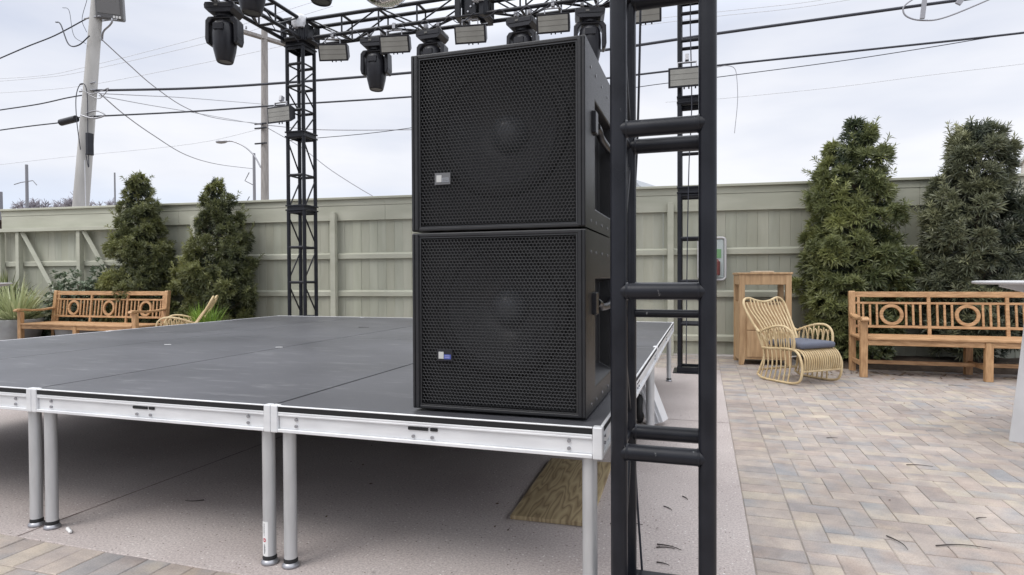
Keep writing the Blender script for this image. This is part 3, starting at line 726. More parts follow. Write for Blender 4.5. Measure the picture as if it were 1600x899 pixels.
def beam(p0, p1, flat=True):
    p0, p1 = V(p0), V(p1); L = (p1-p0).length; d = (p1-p0).normalized(); s_ = d.cross(V((0, 0, 1))).normalized(); up = V((0, 0, 1)); h = CC/2
    root = empty('beam', (0, 0, 0)); root.parent = tr
    P = lambda t, a, c: p0+d*t+s_*a+up*(CC/2+c)
    for a, c in ((-h, -h), (h, -h), (h, h), (-h, h)):
        b = MB(); b.cyl(P(0, a, c), P(L, a, c), RC, n=12); b.build('chord', M_BLACK, root)
    n = max(2, round(L/.5)); st_ = L/n
    b = MB()
    for k in range(n+1):
        t = min(max(k*st_, .02), L-.02)
        for a in (-h, h): b.cyl(P(t, a, -h), P(t, a, h), .012, n=8)
        for c in (-h, h): b.cyl(P(t, -h, c), P(t, h, c), .018, n=8)
        if k < n:
            f = 1 if k % 2 else -1
            for a in (-h, h): b.cyl(P(t+.03, a, -h*f), P(t+st_-.03, a, h*f), .0105, n=8)
            b.cyl(P(t+.03, -h*f, -h), P(t+st_-.03, h*f, -h), .016, n=8)
    b.build('lattice', M_BLACK, root)
    for t in (0, L):
        b = MB()
        for q in ((-h-.03, -h-.03, h+.03, -h+.03), (-h-.03, h-.03, h+.03, h+.03)):
            c0 = P(t, 0, 0)
            for sgn in (-1, 1):
                b.cyl(P(t, -h-.02, sgn*h), P(t, h+.02, sgn*h), .03, n=4, smooth=False); b.cyl(P(t, sgn*h, -h-.02), P(t, sgn*h, h+.02), .03, n=4, smooth=False)
            break
        b.build('end_frame', M_BLACK, root)
def corner(cx, cy, wrap=True):
    root = empty('corner_block', (cx, cy, TZ)); root.parent = tr; h = CC/2+.03
    b = MB()
    for x in (-h, h):
        for y in (-h, h): b.box((x-.03, y-.03, -.03), (x+.03, y+.03, CC+.04))
    for z in (-.03, CC+.02):
        for q in ((-h, -h-.028, h, -h+.02), (-h, h-.02, h, h+.028), (-h-.028, -h, -h+.02, h), (h-.02, -h, h+.028, h)): b.box((q[0], q[1], z+random.uniform(0, .003)), (q[2], q[3], z+.022))
    b.box((-h*.35, -h-.01, 0), (h*.5, -h+.03, CC)); b.box((h-.02, -h*.4, 0), (h+.012, h*.4, CC*.9)); b.box((-.06, -.06, 0), (.06, .06, CC)); b.box((-h+.002, -.05, 0), (-h+.05, .09, CC)); b.box((-.09, -h+.031, .02), (-.045, -h+.06, CC-.02)); b.box((.03, h-.05, .0), (.11, h, CC))
    b.build('frame', M_BLACK, root, bevel=.004)
    for k in range(6):
        b = MB(); x, y = random.uniform(-.11, .11), random.uniform(-.17, -.12); b.cyl((x, y, .03+.03*k), (x, y-.03, .03+.03*k), .012, n=8)
        b.build('bolt', M_SILVER, root)
    if wrap:
        b = MB(); b.lathe([(.07, -.07), (.10, -.02), (.105, .03), (.095, .07), (.07, .10), (.03, .11)], 18, c=(.12, -.20, .20), sx=1, sy=.6)
        for i_, v_ in enumerate(b.v): b.v[i_] = v_+V((noise.noise(v_*14)*.03, noise.noise(v_*14+V((5, 0, 0)))*.03, 0))
        b.build('plastic_wrap', M_PLASTIC, root)
for c in CL: corner(*c)
e_ = CC/2+.06
beam((CL[2][0]+e_, 5.42, TZ), (-2.466-e_, 5.42, TZ)); beam((-2.466+e_, 5.42, TZ), (CL[1][0]-e_, 5.42, TZ)); corner(-2.466, 5.42)
beam((-5.05, .1+e_, TZ), (-5.05, 5.42-e_, TZ)); beam((.165, .1+e_, TZ), (.165, 5.42-e_, TZ))
beam((-5.05+.16, 3.07, TZ), (.165-.16, 3.07, TZ)); beam((-5.05+e_, .10, TZ), (.165-e_, .10, TZ))
# loose black cable down the near column
cb = MB(); cb.tube(spline([(.165, 5.22, 4.3), (.155, 5.25, 3.9), (.17, 5.24, 3.0), (.14, 5.25, 2.3), (.12, 5.24, 1.2), (.11, 5.24, .1)], 8), .006, 6)
tag(cb.build('cable', M_WIRE), 'thin black cable hanging down the far right truss column', 'cable')
cb = MB(); cb.tube(spline([(.10, .30, 4.3), (.097, .31, 3.0), (.092, .30, 2.2), (.083, .268, 1.6), (.062, .262, 1.1), (.070, .262, .5), (.095, .29, .02)], 8), .004, 6)
tag(cb.build('cable', M_WIRE), 'thin black cable hanging down the nearest truss column', 'cable')

# ------------------------------------------------------------------ moving heads and LED panels
def rlathe(b, prof, c, sx, sy, m, n=24):
    b.lathe([(r_, z) for r_, z in prof], n, m, c=c, sx=sx, sy=sy)
def make_head():
    root = empty('moving_head', (0, 0, TZ))     # origin at the level of the lower chords
    b = MB()
    for x in (-.09, .09):
        b.box((x-.02, -.035, -.045), (x+.02, .035, .03)); b.box((x-.01, -.02, -.09), (x+.01, .02, -.045))
    b.build('clamp', M_SILVER, root, bevel=.004)
    b = MB(); b.prism([(-.165, -.10), (.165, -.10), (.178, -.13), (.172, -.17), (.125, -.215), (-.125, -.215), (-.172, -.17), (-.178, -.13)], -.13, .13, plane='xz')
    b.box((-.15, -.137, -.165), (.15, -.1305, -.115)); b.build('base', M_FIX, root, bevel=.012)
    b = MB(); b.box((-.05, -.134-.009, -.15), (-.01, -.1375, -.13)); b.build('display', M_LEDLINE, root)
    b = MB(); b.cyl((0, 0, -.245), (0, 0, -.214), .10, n=20)
    b.prism([(-.155, -.245), (.155, -.245), (.19, -.29), (.195, -.50), (.178, -.56), (.143, -.56), (.141, -.33), (.10, -.275), (-.10, -.275), (-.141, -.33), (-.143, -.56), (-.178, -.56), (-.195, -.50), (-.19, -.29)], -.085, .085, plane='xz')
    b.build('yoke', M_FIX, root, bevel=.014)
    b = MB(); prof = [(.02, -.292), (.09, -.295), (.115, -.315), (.128, -.37), (.134, -.46), (.130, -.55), (.120, -.62), (.104, -.69), (.092, -.74), (.084, -.755), (.076, -.757), (.074, -.742), (.01, -.742)]
    rlathe(b, prof, (0, 0, 0), 1.0, 1.12, M_FIX, 28)
    b.box((-.06, -.157, -.42), (.06, -.10, -.35), M_FIX)
    hd = b.build('head', None, root)
    b = MB(); b.cyl((0, 0, -.7425), (0, 0, -.749), .072, n=24); b.build('lens', M_LENS, hd)
    return root
def place(o, x, y, rz, label, first=False):
    o.location.x = x; o.location.y = y; o.rotation_euler.z = rz; o['label'] = label
    return o
mh = make_head(); tag(mh, 'x', 'stage light', 'moving head lights hung from the truss')
HD = [(-5.05, 4.0, R(15), 'moving head light with tapered black body, leftmost of those under the truss'),
      (-3.88, 3.07, R(5), 'black moving head cut by the top of the picture, just right of the leftmost one'),
      (-3.10, 3.07, R(0), 'moving head showing only its round end at the top, left of the mirror ball'),
      (-3.87, 5.42, R(8), 'moving head hanging nearest the left side of the loudspeaker stack, behind a light panel'),
      (-3.05, 5.42, R(0), 'moving head half hidden behind the left end of the loudspeaker top'),
      (-1.83, 5.42, R(-5), 'moving head behind the middle of the loudspeaker top, left neighbour touching a light panel'),
      (-1.00, 5.42, R(12), 'moving head peeking over the right corner of the loudspeaker beside the black pole')]
for k, (x, y, rz, lb) in enumerate(HD):
    o = mh if k == 0 else copy_tree(mh); place(o, x, y, rz, lb); o.location.z = TZ+(.055 if k in (1, 2) else .02 if k == 0 else 0)
def make_panel():
    root = empty('light_panel', (0, 0, 0))      # origin at the clamp
    b = MB(); b.box((-.02, -.03, -.04), (.02, .03, .035)); b.box((-.105, -.012, -.062), (.105, .012, -.05)); b.box((-.105, -.012, -.12), (-.095, .012, -.0621)); b.box((.095, -.012, -.12), (.105, .012, -.0621)); b.build('bracket', M_SILVER, root, bevel=.002)
    t = R(17); Mx = TR((0, 0, -.115), rx=t)
    b = MB(); b.M = Mx; b.prism([(-.035, 0), (.06, -.03), (.06, -.17), (-.035, -.225)], -.20, .20, plane='yz'); hs = b.build('housing', M_FIX, root, bevel=.006)
    b = MB(); b.M = Mx; b.box((-.178, -.0395, -.202), (.178, -.0352, -.024)); b.build('lit_face', M_LED, hs)
    b = MB(); b.M = Mx
    for z in (-.078, -.138): b.box((-.178, -.0408, z-.002), (.178, -.0396, z+.002))
    b.box((-.002, -.0408, -.198), (.002, -.0396, -.018)) if False else None
    b.build('divider', M_LEDLINE, hs)
    b = MB(); b.M = Mx
    for x in (-.03, .02, .09): b.cyl((x, 0, -.215), (x, 0, -.235), .008, n=8)
    b.build('connectors', M_DARK, hs)
    return root
pn = make_panel(); tag(pn, 'x', 'light panel', 'rectangular light panels on the truss')
PN = [(-4.45, 5.293, TZ, R(14), 'rectangular light panel hanging beside the top of the left truss column'),
      (-3.53, 5.293, TZ, R(10), 'rectangular light panel overlapping the moving head left of the loudspeakers'),
      (-2.48, 5.293, TZ, R(8), 'rectangular light panel under the middle truss joint, above the loudspeaker'),
      (-1.42, 5.293, TZ, R(6), 'rectangular light panel above the right half of the loudspeaker top'),
      (-.36, 5.293, TZ-.02, R(2), 'rectangular light panel mostly hidden behind the nearest black pole'),
      (-5.20, 5.20, 3.54, R(-4), 'rectangular light panel clamped on the left truss column halfway up'),
      (.12, 5.22, 3.51, R(2), 'rectangular light panel on the far right truss column seen between the black poles')]
for k, (x, y, z, rz, lb) in enumerate(PN):
    o = pn if k == 0 else copy_tree(pn); place(o, x, y, rz, lb); o.location.z = z
    if k >= 5: o.rotation_euler.x = -R(14)
for i_, k in enumerate((-5,)):
    pass

# signal cable looped from fixture to fixture along the back beam
cp_ = []
for k in range(15):
    x = -4.75+k*.335; cp_ += [(x, 5.25+random.uniform(-.02, .02), TZ-.005), (x+.1, 5.27, TZ-.05-random.uniform(.01, .07)), (x+.22, 5.26, TZ-.04-random.uniform(0, .06))]
b = MB(); b.tube(spline(cp_, 3), .0055, 5); tag(b.build('cable', M_WIRE), 'thin black cable looping from lamp to lamp along the back truss beam', 'cable')
b = MB(); cp_ = []
for k in range(9): y = 1.6+k*.42; cp_ += [(-4.90, y, TZ+.0), (-4.89, y+.2, TZ-.03-random.uniform(.02, .09))]
b.tube(spline(cp_, 4), .0055, 5); tag(b.build('cable', M_WIRE), 'thin black cable looping along the left truss beam', 'cable')

# mirror ball
mb_ = tag(empty('mirror_ball', (-2.42, 3.03, 3.77)), 'silver mirror ball cut off by the top of the picture', 'mirror ball')
b = MB(); b.lathe([(.255*math.sin(PI*k/24)+.0005, .255*math.cos(PI*k/24)) for k in range(25)], 40, M_GROUT); b.build('core', None, mb_)
b = MB(); Rb = .2575
for i in range(40):
    ph = PI*(i+.5)/40; n = max(4, int(2*PI*math.sin(ph)*Rb/.0195))
    for k in range(n):
        th = 2*PI*(k+.5)/n; nrm = V((math.sin(ph)*math.cos(th), math.sin(ph)*math.sin(th), math.cos(ph))); e1 = V((-math.sin(th), math.cos(th), 0)); e2 = nrm.cross(e1)
        nn = (nrm+V((random.gauss(0, .02), random.gauss(0, .02), random.gauss(0, .02)))).normalized(); e1 = (e1-nn*e1.dot(nn)).normalized(); e2 = nn.cross(e1); c = nrm*Rb; h = .0088
        b.add([c-e1*h-e2*h, c+e1*h-e2*h, c+e1*h+e2*h, c-e1*h+e2*h], [(0, 1, 2, 3)])
b.build('mirror_tiles', M_MIRROR, mb_)
b = MB(); b.cyl((0, 0, .25), (0, 0, .30), .03, n=12); b.cyl((0, 0, .3), (0, 0, .57), .004, n=6); b.build('hanger', M_SILVER, mb_)

# ================================================================== FURNITURE
def make_bench(name, loc, rz, label):
    t = tag(empty(name, loc, rz), label, 'bench', 'teak garden benches')
    L = 2.33; d0, d1 = 0, .57     # origin: outer front-left leg corner, front edge along x, depth along +y
    lw = .07
    for x in (0, L/2-lw/2, L-lw):
        top = .40 if 0 < x < L-lw-.01 else .60
        b = MB(); b.box((x, 0, 0), (x+lw, lw*.85, top)); b.build('leg', M_TEAKV, t, bevel=.004)
        top2 = .90 if (x == 0 or x > L/2+.1) else .40
        b = MB()
        if top2 > .5: b.prism([(d1-lw, 0), (d1, 0), (d1, .42), (d1+.055, .91), (d1+.0, .915), (d1-.01, .90), (d1-lw*.95, .43)], x, x+lw*.9, plane='yz')
        else: b.box((x, d1-lw, 0), (x+lw, d1, top2))
        b.build('leg', M_TEAKV, t, bevel=.004)
    b = MB()
    b.box((lw+.001, .012, .345), (L-lw-.001, .037, .405)); b.box((lw+.001, d1-.04, .345), (L-lw-.001, d1-.015, .405))
    ns = 8
    for k in range(ns):
        y = -.012+k*(d1-.02)/ns; b.box((.0715 if k == 0 else .004+.068*(1 if k == 0 else 0), y, .4055), (L-(.0715 if k == 0 else .004), y+(d1-.02)/ns-.007, .427))
    for x in (.30, .75, 1.2, 1.65, 2.05): b.box((x-.02, .0375, .36), (x+.02, d1-.0405, .405))
    b.build('seat', M_TEAK, t, bevel=.004)
    # backrest leaning with the posts
    tl = math.atan2(.055, .49); Mx = TR((0, d1-.035, .42), rx=-tl)
    b = MB(); b.M = Mx; iw0, iw1 = lw*.9+.001, L-lw*.9-.001
    b.box((iw0, -.016, .425), (iw1, .016, .487)); b.box((iw0, -.013, .345), (iw1, .013, .37)); b.box((iw0, -.013, .075), (iw1, .013, .105))
    sec = (iw1-iw0)/3
    for k in (1, 2): xk = iw0+sec*k; b.box((xk-.017, -.0165, .005), (xk+.017, .0125, .4245))
    for k in (0, 3): xk = iw0+(.035 if k == 0 else sec*3-.035); b.box((xk-.014, -.0145, .005), (xk+.014, .0105, .4245))
    for k in range(3):
        xc = iw0+sec*(k+.5)
        for sgn in (-1, 1):
            for q in (.145, .215, .285):
                b.box((xc+sgn*q-.011, -.009, .1055), (xc+sgn*q+.011, .009, .3445))
    bk = b.build('backrest', M_TEAK, t, bevel=.003)
    for k in range(3):
        b = MB(); b.M = Mx; xc = iw0+sec*(k+.5); n = 36; vs = []; 
        for rr in (.12, .085):
            for yv in (-.014, .014):
                for a in range(n): vs.append((xc+rr*math.cos(2*PI*a/n), yv, .225+rr*math.sin(2*PI*a/n)))
        fs = []
        for a in range(n):
            c = (a+1) % n; fs += [(a, c, n+c, n+a), (2*n+a, 3*n+a, 3*n+c, 2*n+c), (a, 2*n+a, 2*n+c, c), (n+a, n+c, 3*n+c, 3*n+a)]
        b.add(vs, fs); b.build('ring', M_TEAK, bk, bevel=.003)
    for x in (.0, L-lw):
        b = MB(); xc = x+lw/2; vs = []
        pr = [(-.055, .600), (-.062, .618), (-.05, .640), (0, .650), (.06, .646), (.2, .632), (.35, .634), (d1-.04, .655), (d1-.04, .625), (.35, .603), (.2, .601), (.06, .612), (0, .603)]
        b.prism(pr, xc-.036, xc+.036, plane='yz'); b.build('armrest', M_TEAK, t, bevel=.008)
    b = MB()
    for x in (0, L/2-lw/2, L-lw): b.box((x+.02, lw*.85, .11), (x+.05, d1-lw, .155))
    b.box((lw-.018, d1/2-.015, .112), (L-lw+.018, d1/2+.015, .153)) if False else b.box((.0505, .30, .112), (L/2-lw/2+.0195, .33, .153)); b.box((L/2-lw/2+.0505, .30, .112), (L-lw+.0195, .33, .153))
    b.build('stretcher', M_TEAK, t, bevel=.003)
    return t
make_bench('garden_bench', (1.90, 5.48, 0), 0, 'long teak bench with ring backrest in front of the tall shrubs at right')
make_bench('garden_bench', (-9.66, 4.75, 0), 0, 'long teak bench with ring backrest beyond the stage at left')

# teak waste cabinet
bn = tag(empty('waste_cabinet', (.715, 6.128, 0), R(5.2)), 'pale teak litter cabinet with open slots under its top by the fence', 'bin')
BWd, BDp, BHt = .60, .50, 1.135
b = MB(); b.box((-.012, -.012, BHt-.025), (BWd+.012, BDp+.012, BHt)); b.build('lid', M_OAK, bn, bevel=.005)
b = MB(); b.box((.18, .1, BHt+.001), (.42, .35, BHt+.018)); b.build('lid_tray', mat('pale_lid', (.55, .45, .33), .6), bn, bevel=.006)
for x in (0, BWd-.065):
    for y in (0, BDp-.065):
        b = MB(); pts = [(x, .0), (x+.05, 0), (x+.065, .06), (x+.065, BHt-.026), (x, BHt-.026)] if x == 0 else [(x+.015, 0), (x+.065, 0), (x+.065, BHt-.026), (x, BHt-.026), (x, .06)]
        b.prism(pts, y, y+.065, plane='xz'); b.build('leg', M_OAK, bn, bevel=.004)
b = MB()
b.box((.0655, .008, .07), (BWd-.0655, .03, .77)); b.box((.0655, BDp-.03, .07), (BWd-.0655, BDp-.008, .77))
b.box((.008, .0655, .05), (.03, BDp-.0655, .77)); b.box((BWd-.03, .0655, .05), (BWd-.008, BDp-.0655, .77))
b.box((.031, .031, .07), (BWd-.031, BDp-.031, .09))
b.build('panel', M_OAK, bn, bevel=.003)
b = MB()
for a in ((.0655, .004, .985, BWd-.0655, .036, BHt-.026), (.0655, BDp-.036, .985, BWd-.0655, BDp-.004, BHt-.026), (.004, .0655, .985, .036, BDp-.0655, BHt-.026), (BWd-.036, .0655, .985, BWd-.004, BDp-.0655, BHt-.026)):
    b.box(a[:3], a[3:])
b.build('top_rail', M_OAK, bn, bevel=.003)
b = MB(); b.box((.085, -.004, .10), (BWd-.085, .0075, .42)); b.box((.085, -.004, .43), (BWd-.085, .0075, .745)); b.build('door', M_OAK, bn, bevel=.004)
b = MB(); b.box((.32, -.008, .747), (.47, .0045, .757)); b.build('handle', M_BROWN, bn)

# ------------------------------------------------------------------ rattan chairs
def make_rattan(loc, rz, label, cushion=True, group='rattan armchairs'):
    t = tag(empty('rattan_chair', loc, rz), label, 'chair', group)
    r = .0125; hw = .27
    def both(name, pts, rad=r):
        for sx in (-1, 1):
            b = MB(); b.tube(spline([(sx*p[0], p[1], p[2]) for p in pts], 7), rad, 8); b.build(name, M_RATTAN, t)
    # runners, bending up at the front into the seat side loop
    both('runner', [(hw, -.30, .05), (hw, -.22, .018), (hw, -.02, .013), (hw, .16, .018), (hw, .245, .05), (hw, .275, .14), (hw, .265, .25), (hw-.01, .20, .335), (hw-.015, .08, .355), (hw-.015, -.12, .34), (hw-.015, -.25, .335)])
    both('rear_frame', [(hw, -.30, .05), (hw-.01, -.27, .12), (hw-.03, -.235, .26), (hw-.02, -.26, .36), (hw-.005, -.31, .50)])
    # arms: from the back frame forward, curling down to the seat
    both('arm', [(hw-.005, -.32, .52), (hw, -.27, .50), (hw+.01, -.18, .535), (hw+.015, -.04, .575), (hw+.015, .08, .575), (hw+.005, .155, .52), (hw-.005, .175, .43), (hw-.012, .165, .355)])
    # back frame with a dipped top edge
    b = MB(); half = [(hw-.055, -.21, .34), (hw-.03, -.26, .45), (hw+.0, -.345, .56), (hw+.02, -.42, .68), (hw+.025, -.475, .78), (hw-.01, -.50, .835), (hw-.08, -.50, .845), (.10, -.49, .818), (0, -.485, .805)]
    full = half+[(-x, y, z) for x, y, z in half[-2::-1]]; b.tube(spline(full, 7), .014, 8); b.build('back_frame', M_RATTAN, t)
    ns = 11; b = MB()
    for k in range(ns):
        f = -1+2*k/(ns-1); xt = f*(hw-.03); xb = f*(hw-.085)
        zt = .808+.033*min(1, abs(f)*1.5) if abs(f) < .9 else .80
        b.tube(spline([(xb, -.19, .345), (xb*1.05, -.235, .42), ((xt+xb)/2, -.33, .58), (xt, -.44, .72), (xt, -.49, zt)], 5), .0085, 6)
    b.build('back_slats', M_RATTAN, t)
    # seat slats, flowing over the front edge
    b = MB(); ns = 17
    for k in range(ns):
        x = -hw+.03+k*(2*hw-.06)/(ns-1)
        b.tube(spline([(x, -.22, .338), (x, -.05, .345), (x, .12, .357), (x, .22, .345), (x, .275, .29), (x, .285, .22), (x, .27, .15)], 5), .0085, 6)
    b.build('seat_slats', M_RATTAN, t)
    b = MB()
    for y, z in ((-.22, .325), (0, .333), (.14, .345), (.268, .145), (-.27, .10)): b.cyl((-hw+.01, y, z), (hw-.01, y, z), .011, n=8)
    b.build('cross_rail', M_RATTAN, t)
    # side slats fanned from the arm through the seat rail to the runner; arches inside the arm
    for sx in (-1, 1):
        b = MB()
        for k in range(7):
            f = k/6; yt = -.25+.36*f; ym = -.235+.34*f; yb = -.26+.36*f
            b.tube(spline([(sx*(hw), yb, .02), (sx*(hw-.012), ym+.012, .17), (sx*(hw-.015), ym, .335), (sx*(hw), yt, .45), (sx*(hw+.012), yt+.005, .53+.035*math.sin(PI*min(1, f*1.0)))], 5), .0085, 6)
        b.build('side_slats', M_RATTAN, t)
        b = MB()
        for k in range(5):
            y0 = -.19+k*.065
            b.tube(spline([(sx*(hw-.02), y0, .35), (sx*(hw-.016), y0+.006, .46), (sx*(hw-.012), y0+.033, .53), (sx*(hw-.016), y0+.06, .46), (sx*(hw-.02), y0+.066, .35)], 5), .0065, 6)
        b.build('arm_arches', M_RATTAN, t)
    if cushion:
        b = MB(); n = 8
        b.box((-.235, -.20, .36), (.235, .245, .425)); o = b.build('cushion', M_CUSH, t, bevel=.028, seg=4); 
        for pz in o.data.polygons: pz.use_smooth = True
    return t
make_rattan((1.245, 5.055, 0), R(-139.8), 'rattan rocking armchair with a blue grey cushion in front of the litter cabinet')
make_rattan((-6.571, 4.70, 0), math.atan2(-.597, -.803)-PI/2, 'rattan armchair rising behind the far edge of the stage by the left bench', cushion=False)

# ------------------------------------------------------------------ white bar tables
def make_table(loc, rz, label):
    t = tag(empty('bar_table', loc, rz), label, 'table', 'white bar tables')
    b = MB(); b.lathe([(.425, 1.022), (.445, 1.026), (.45, 1.034), (.445, 1.042), (.43, 1.045)], 64, M_WHITE); b.build('tabletop', None, t)
    for k in range(4):
        a = R(90*k); c, s_ = math.cos(a), math.sin(a)
        b = MB()
        P = lambda r_, tt, z: (c*r_-s_*tt, s_*r_+c*tt, z)
        vs = []
        for z, ri, ro, hw in ((0, .27, .33, .062), (.35, .222, .282, .055), (.98, .145, .205, .045)):
            vs += [P(ri, -hw, z), P(ro, 0, z), P(ri, hw, z), P(ri-.012, 0, z)]
        fs = [(0, 1, 2, 3)[::-1], (8, 9, 10, 11)]
        for l in range(2):
            for k2 in range(4): fs.append((l*4+k2, l*4+(k2+1) % 4, l*4+4+(k2+1) % 4, l*4+4+k2))
        b.add(vs, fs); b.build('leg', M_WHITE, t, bevel=.003)
        b = MB(); b.add([P(.05, -.01, .93), P(.05, .01, .93), P(.05, .01, 1.02), P(.05, -.01, 1.02), P(.40, -.008, 1.008), P(.40, .008, 1.008), P(.40, .008, 1.0215), P(.40, -.008, 1.0215)], [(0, 1, 2, 3), (4, 7, 6, 5), (0, 4, 5, 1), (1, 5, 6, 2), (2, 6, 7, 3), (3, 7, 4, 0)]); b.build('bracket', M_WHITE, t)
    return t
make_table((2.50, 3.0, 0), R(22), 'white round bar table with splayed legs cut by the right edge of the picture')
make_table((-9.40, 3.99, 0), R(62), 'white round bar table whose rim just enters at the left edge of the picture')

# ------------------------------------------------------------------ things under and beside the stage
b = MB(); b.box((-.178, -.45, .0), (.178, .45, .018)); o = b.build('plywood_sheet', M_PLY, bevel=.001, seg=1); o.location = (-.362, 1.165, .0015); o.rotation_euler.z = R(2.0)
tag(o, 'small sheet of grained plywood lying on the concrete under the stage corner', 'plywood')
wb = tag(empty('wheel_bracket', (-.09, 2.74, 0), R(0)), 'black wheel with folded silver bracket under the right edge of the stage', 'stage wheel')
b = MB(); b.lathe([(.03, -.02), (.095, -.024), (.115, -.015), (.12, 0), (.115, .015), (.095, .024), (.03, .02)], 28, M_RUBBER, c=(-.06, 0, .12), axis='x'); b.build('wheel', None, wb)
b = MB(); b.lathe([(.01, -.03), (.035, -.03), (.035, .03), (.01, .03)], 16, M_FIX, c=(-.06, 0, .12), axis='x'); b.build('hub', None, wb)
b = MB(); Mx = TR((.02, -.02, .16), ry=R(-22), rz=R(-15)); b.M = Mx; b.box((-.065, -.06, -.155), (.055, -.056, .165)); b.box((.0515, -.0555, -.155), (.055, .06, .165)); b.box((-.065, -.0555, -.155), (-.0615, .06, .165)); b.box((-.02, -.068, -.15), (-.005, -.0605, .16)); b.box((.02, -.068, -.15), (.03, -.0605, .16)); b.box((-.095, -.075, .166), (.065, .07, .20)); b.build('bracket', mat('white_folded_metal', (.72, .72, .73), .35, .1), wb, bevel=.003)
b = MB(); b.tube(spline([(-.09, -.02, .33), (-.14, -.06, .28), (-.15, -.09, .15), (-.13, -.07, .01)], 6), .008, 8); b.build('hose', M_WIREG, wb)
b = MB(); b.lathe([(.006, 0), (.0085, .004), (.007, .03), (.0075, .05), (.004, .056)], 10, c=(0, 0, 0), axis='x'); o = b.build('paper_scrap', M_PAPER); o.location = (-2.31, .045, .009); o.rotation_euler.z = R(-25)
tag(o, 'small crumpled white paper scrap on the concrete beside the left pair of stage legs', 'litter')

def twig(x, y, a, L, z=.004, bend=.2):
    b = MB(); d = V((math.cos(a), math.sin(a), 0)); s_ = V((-d.y, d.x, 0)); pts = [V((0, 0, 0)), d*L*.33+s_*L*bend*.5, d*L*.66+s_*L*bend*.6, d*L+s_*L*bend*.1]
    b.tube(spline(pts, 4), .0028, 5, r1=.0012); o = b.build('twig', M_TWIG); o.location = (x, y, z); return o
TW = [(.12, 1.06, R(-50), .06, 'short dark twig behind the lower rungs of the nearest truss column'), (.12, .63, R(-18), .10, 'straight dark twig touching the nearest truss column, upper of a close pair'),
      (.12, .60, R(3), .07, 'thinner lower twig of the close pair beside the nearest truss column'), (.13, .47, R(-18), .05, 'short dark twig close to the base of the nearest truss column'),
      (-.09, .78, R(12), .14, 'dark twig between the corner stage leg and the nearest truss column'), (.20, 1.22, R(-60), .05, 'tiny dark twig highest of those seen through the nearest truss column'),
      (-2.02, .50, R(200), .09, 'curved twig on the concrete near the left pair of stage legs')]
for x, y, a, L, lb in TW: tag(twig(x, y, a, L), lb, 'twig', 'twigs fallen on the ground')
TW2 = [(1.02, .98, R(-72), .13, 'thick dark twig lying aslant on the pavers at the bottom of the picture'), (1.18, .93, R(8), .20, 'long thin dark twig on the pavers, right of the thick slanted one'), (1.40, 2.10, R(0), .13, 'thin dark twig on the pavers midway to the rocking chair'),
       (1.08, 2.62, R(10), .07, 'small dark twig on the pavers near the border course'), (1.45, 1.30, R(25), .05, 'tiny dark twig above the long thin one on the pavers'), (2.6, 5.15, R(-10), .14, 'dark twig on the pavers in front of the right bench')]
for x, y, a, L, lb in TW2: tag(twig(x, y, a, L, z=.006), lb, 'twig', 'twigs fallen on the ground')
lf = MB()
for k in range(46):
    if k < 24: x, y = random.uniform(-2.3, .42), random.uniform(.02, 2.2)
    else: x, y = random.uniform(.6, 3.2), random.uniform(.4, 5)
    L = random.uniform(.005, .014); a = random.uniform(0, 6.28); lf.M = TR((x, y, .003), rz=a)
    lf.add([(-L, 0, .002), (0, -L*.4, .001), (L, 0, .004), (0, L*.4, .006)], [(0, 1, 2), (0, 2, 3)])
tag(lf.build('leaf_crumbs', mat('leaf_brown', (.11, .07, .05), .8), fix=False), 'tiny brown leaf crumbs strewn over concrete and pavers', 'leaf litter', kind='stuff')

for x, y, a, L, lb in ((-2.86, 3.28, R(20), .10, 'short dark twig lying on the stage deck, left of the other one'), (-1.35, 2.35, R(12), .11, 'short dark twig lying on the stage deck near the loudspeaker')):
    tag(twig(x, y, a, L, z=H+.003, bend=.05), lb, 'twig', 'twigs fallen on the stage deck')
for x, y, lb in ((-3.35, 1.55, 'small white paper fleck on the far left of the stage deck'), (-2.46, 1.62, 'tiny white paper fleck beside the seam of the stage deck')):
    b = MB(); b.box((-.022, -.006, 0), (.022, .006, .003)); o = b.build('paper_fleck', M_PAPER); o.location = (x, y, H+.0015); o.rotation_euler.z = R(20); tag(o, lb, 'litter')

# ================================================================== PLANTS
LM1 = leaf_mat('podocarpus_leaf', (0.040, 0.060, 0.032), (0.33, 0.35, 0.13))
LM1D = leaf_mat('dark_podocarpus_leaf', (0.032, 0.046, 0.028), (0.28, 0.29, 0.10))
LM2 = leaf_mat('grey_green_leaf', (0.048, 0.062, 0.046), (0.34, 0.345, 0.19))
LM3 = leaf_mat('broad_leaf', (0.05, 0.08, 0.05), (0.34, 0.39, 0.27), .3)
LM4 = leaf_mat('striped_blade', (0.16, 0.22, 0.08), (0.66, 0.68, 0.42), .45)
LM5 = leaf_mat('lime_blade', (0.12, 0.22, 0.03), (0.27, 0.42, 0.07), .5)
def rosette(b, p, n, k, L, wv, tint, droop=.25):
    n = n.normalized(); e1 = n.orthogonal().normalized(); e2 = n.cross(e1); a0 = random.uniform(0, 6.28)
    for i in range(k):
        a = a0+2*PI*i/k+random.uniform(-.3, .3); el_ = random.uniform(.25, 1.0)
        d = (e1*math.cos(a)+e2*math.sin(a))*math.sin(el_*1.35)+n*math.cos(el_*1.35); l = L*random.uniform(.7, 1.15)
        s_ = d.cross(n); s_ = s_.normalized() if s_.length > .05 else e1
        mid = p+d*l*.5; tip = p+d*l+V((0, 0, -droop*l*el_*.5)); f = n*(wv*.35)
        tt = min(1, max(0, tint+random.uniform(-.10, .10))); b.t.extend([(tt, tt, tt)]*4)
        o = len(b.v); b.v.extend([p, mid+s_*wv+f, tip, mid-s_*wv+f]); b.f.append([o, o+1, o+2]); b.f.append([o, o+2, o+3]); b.m += [0, 0]; b.s += [False, False]
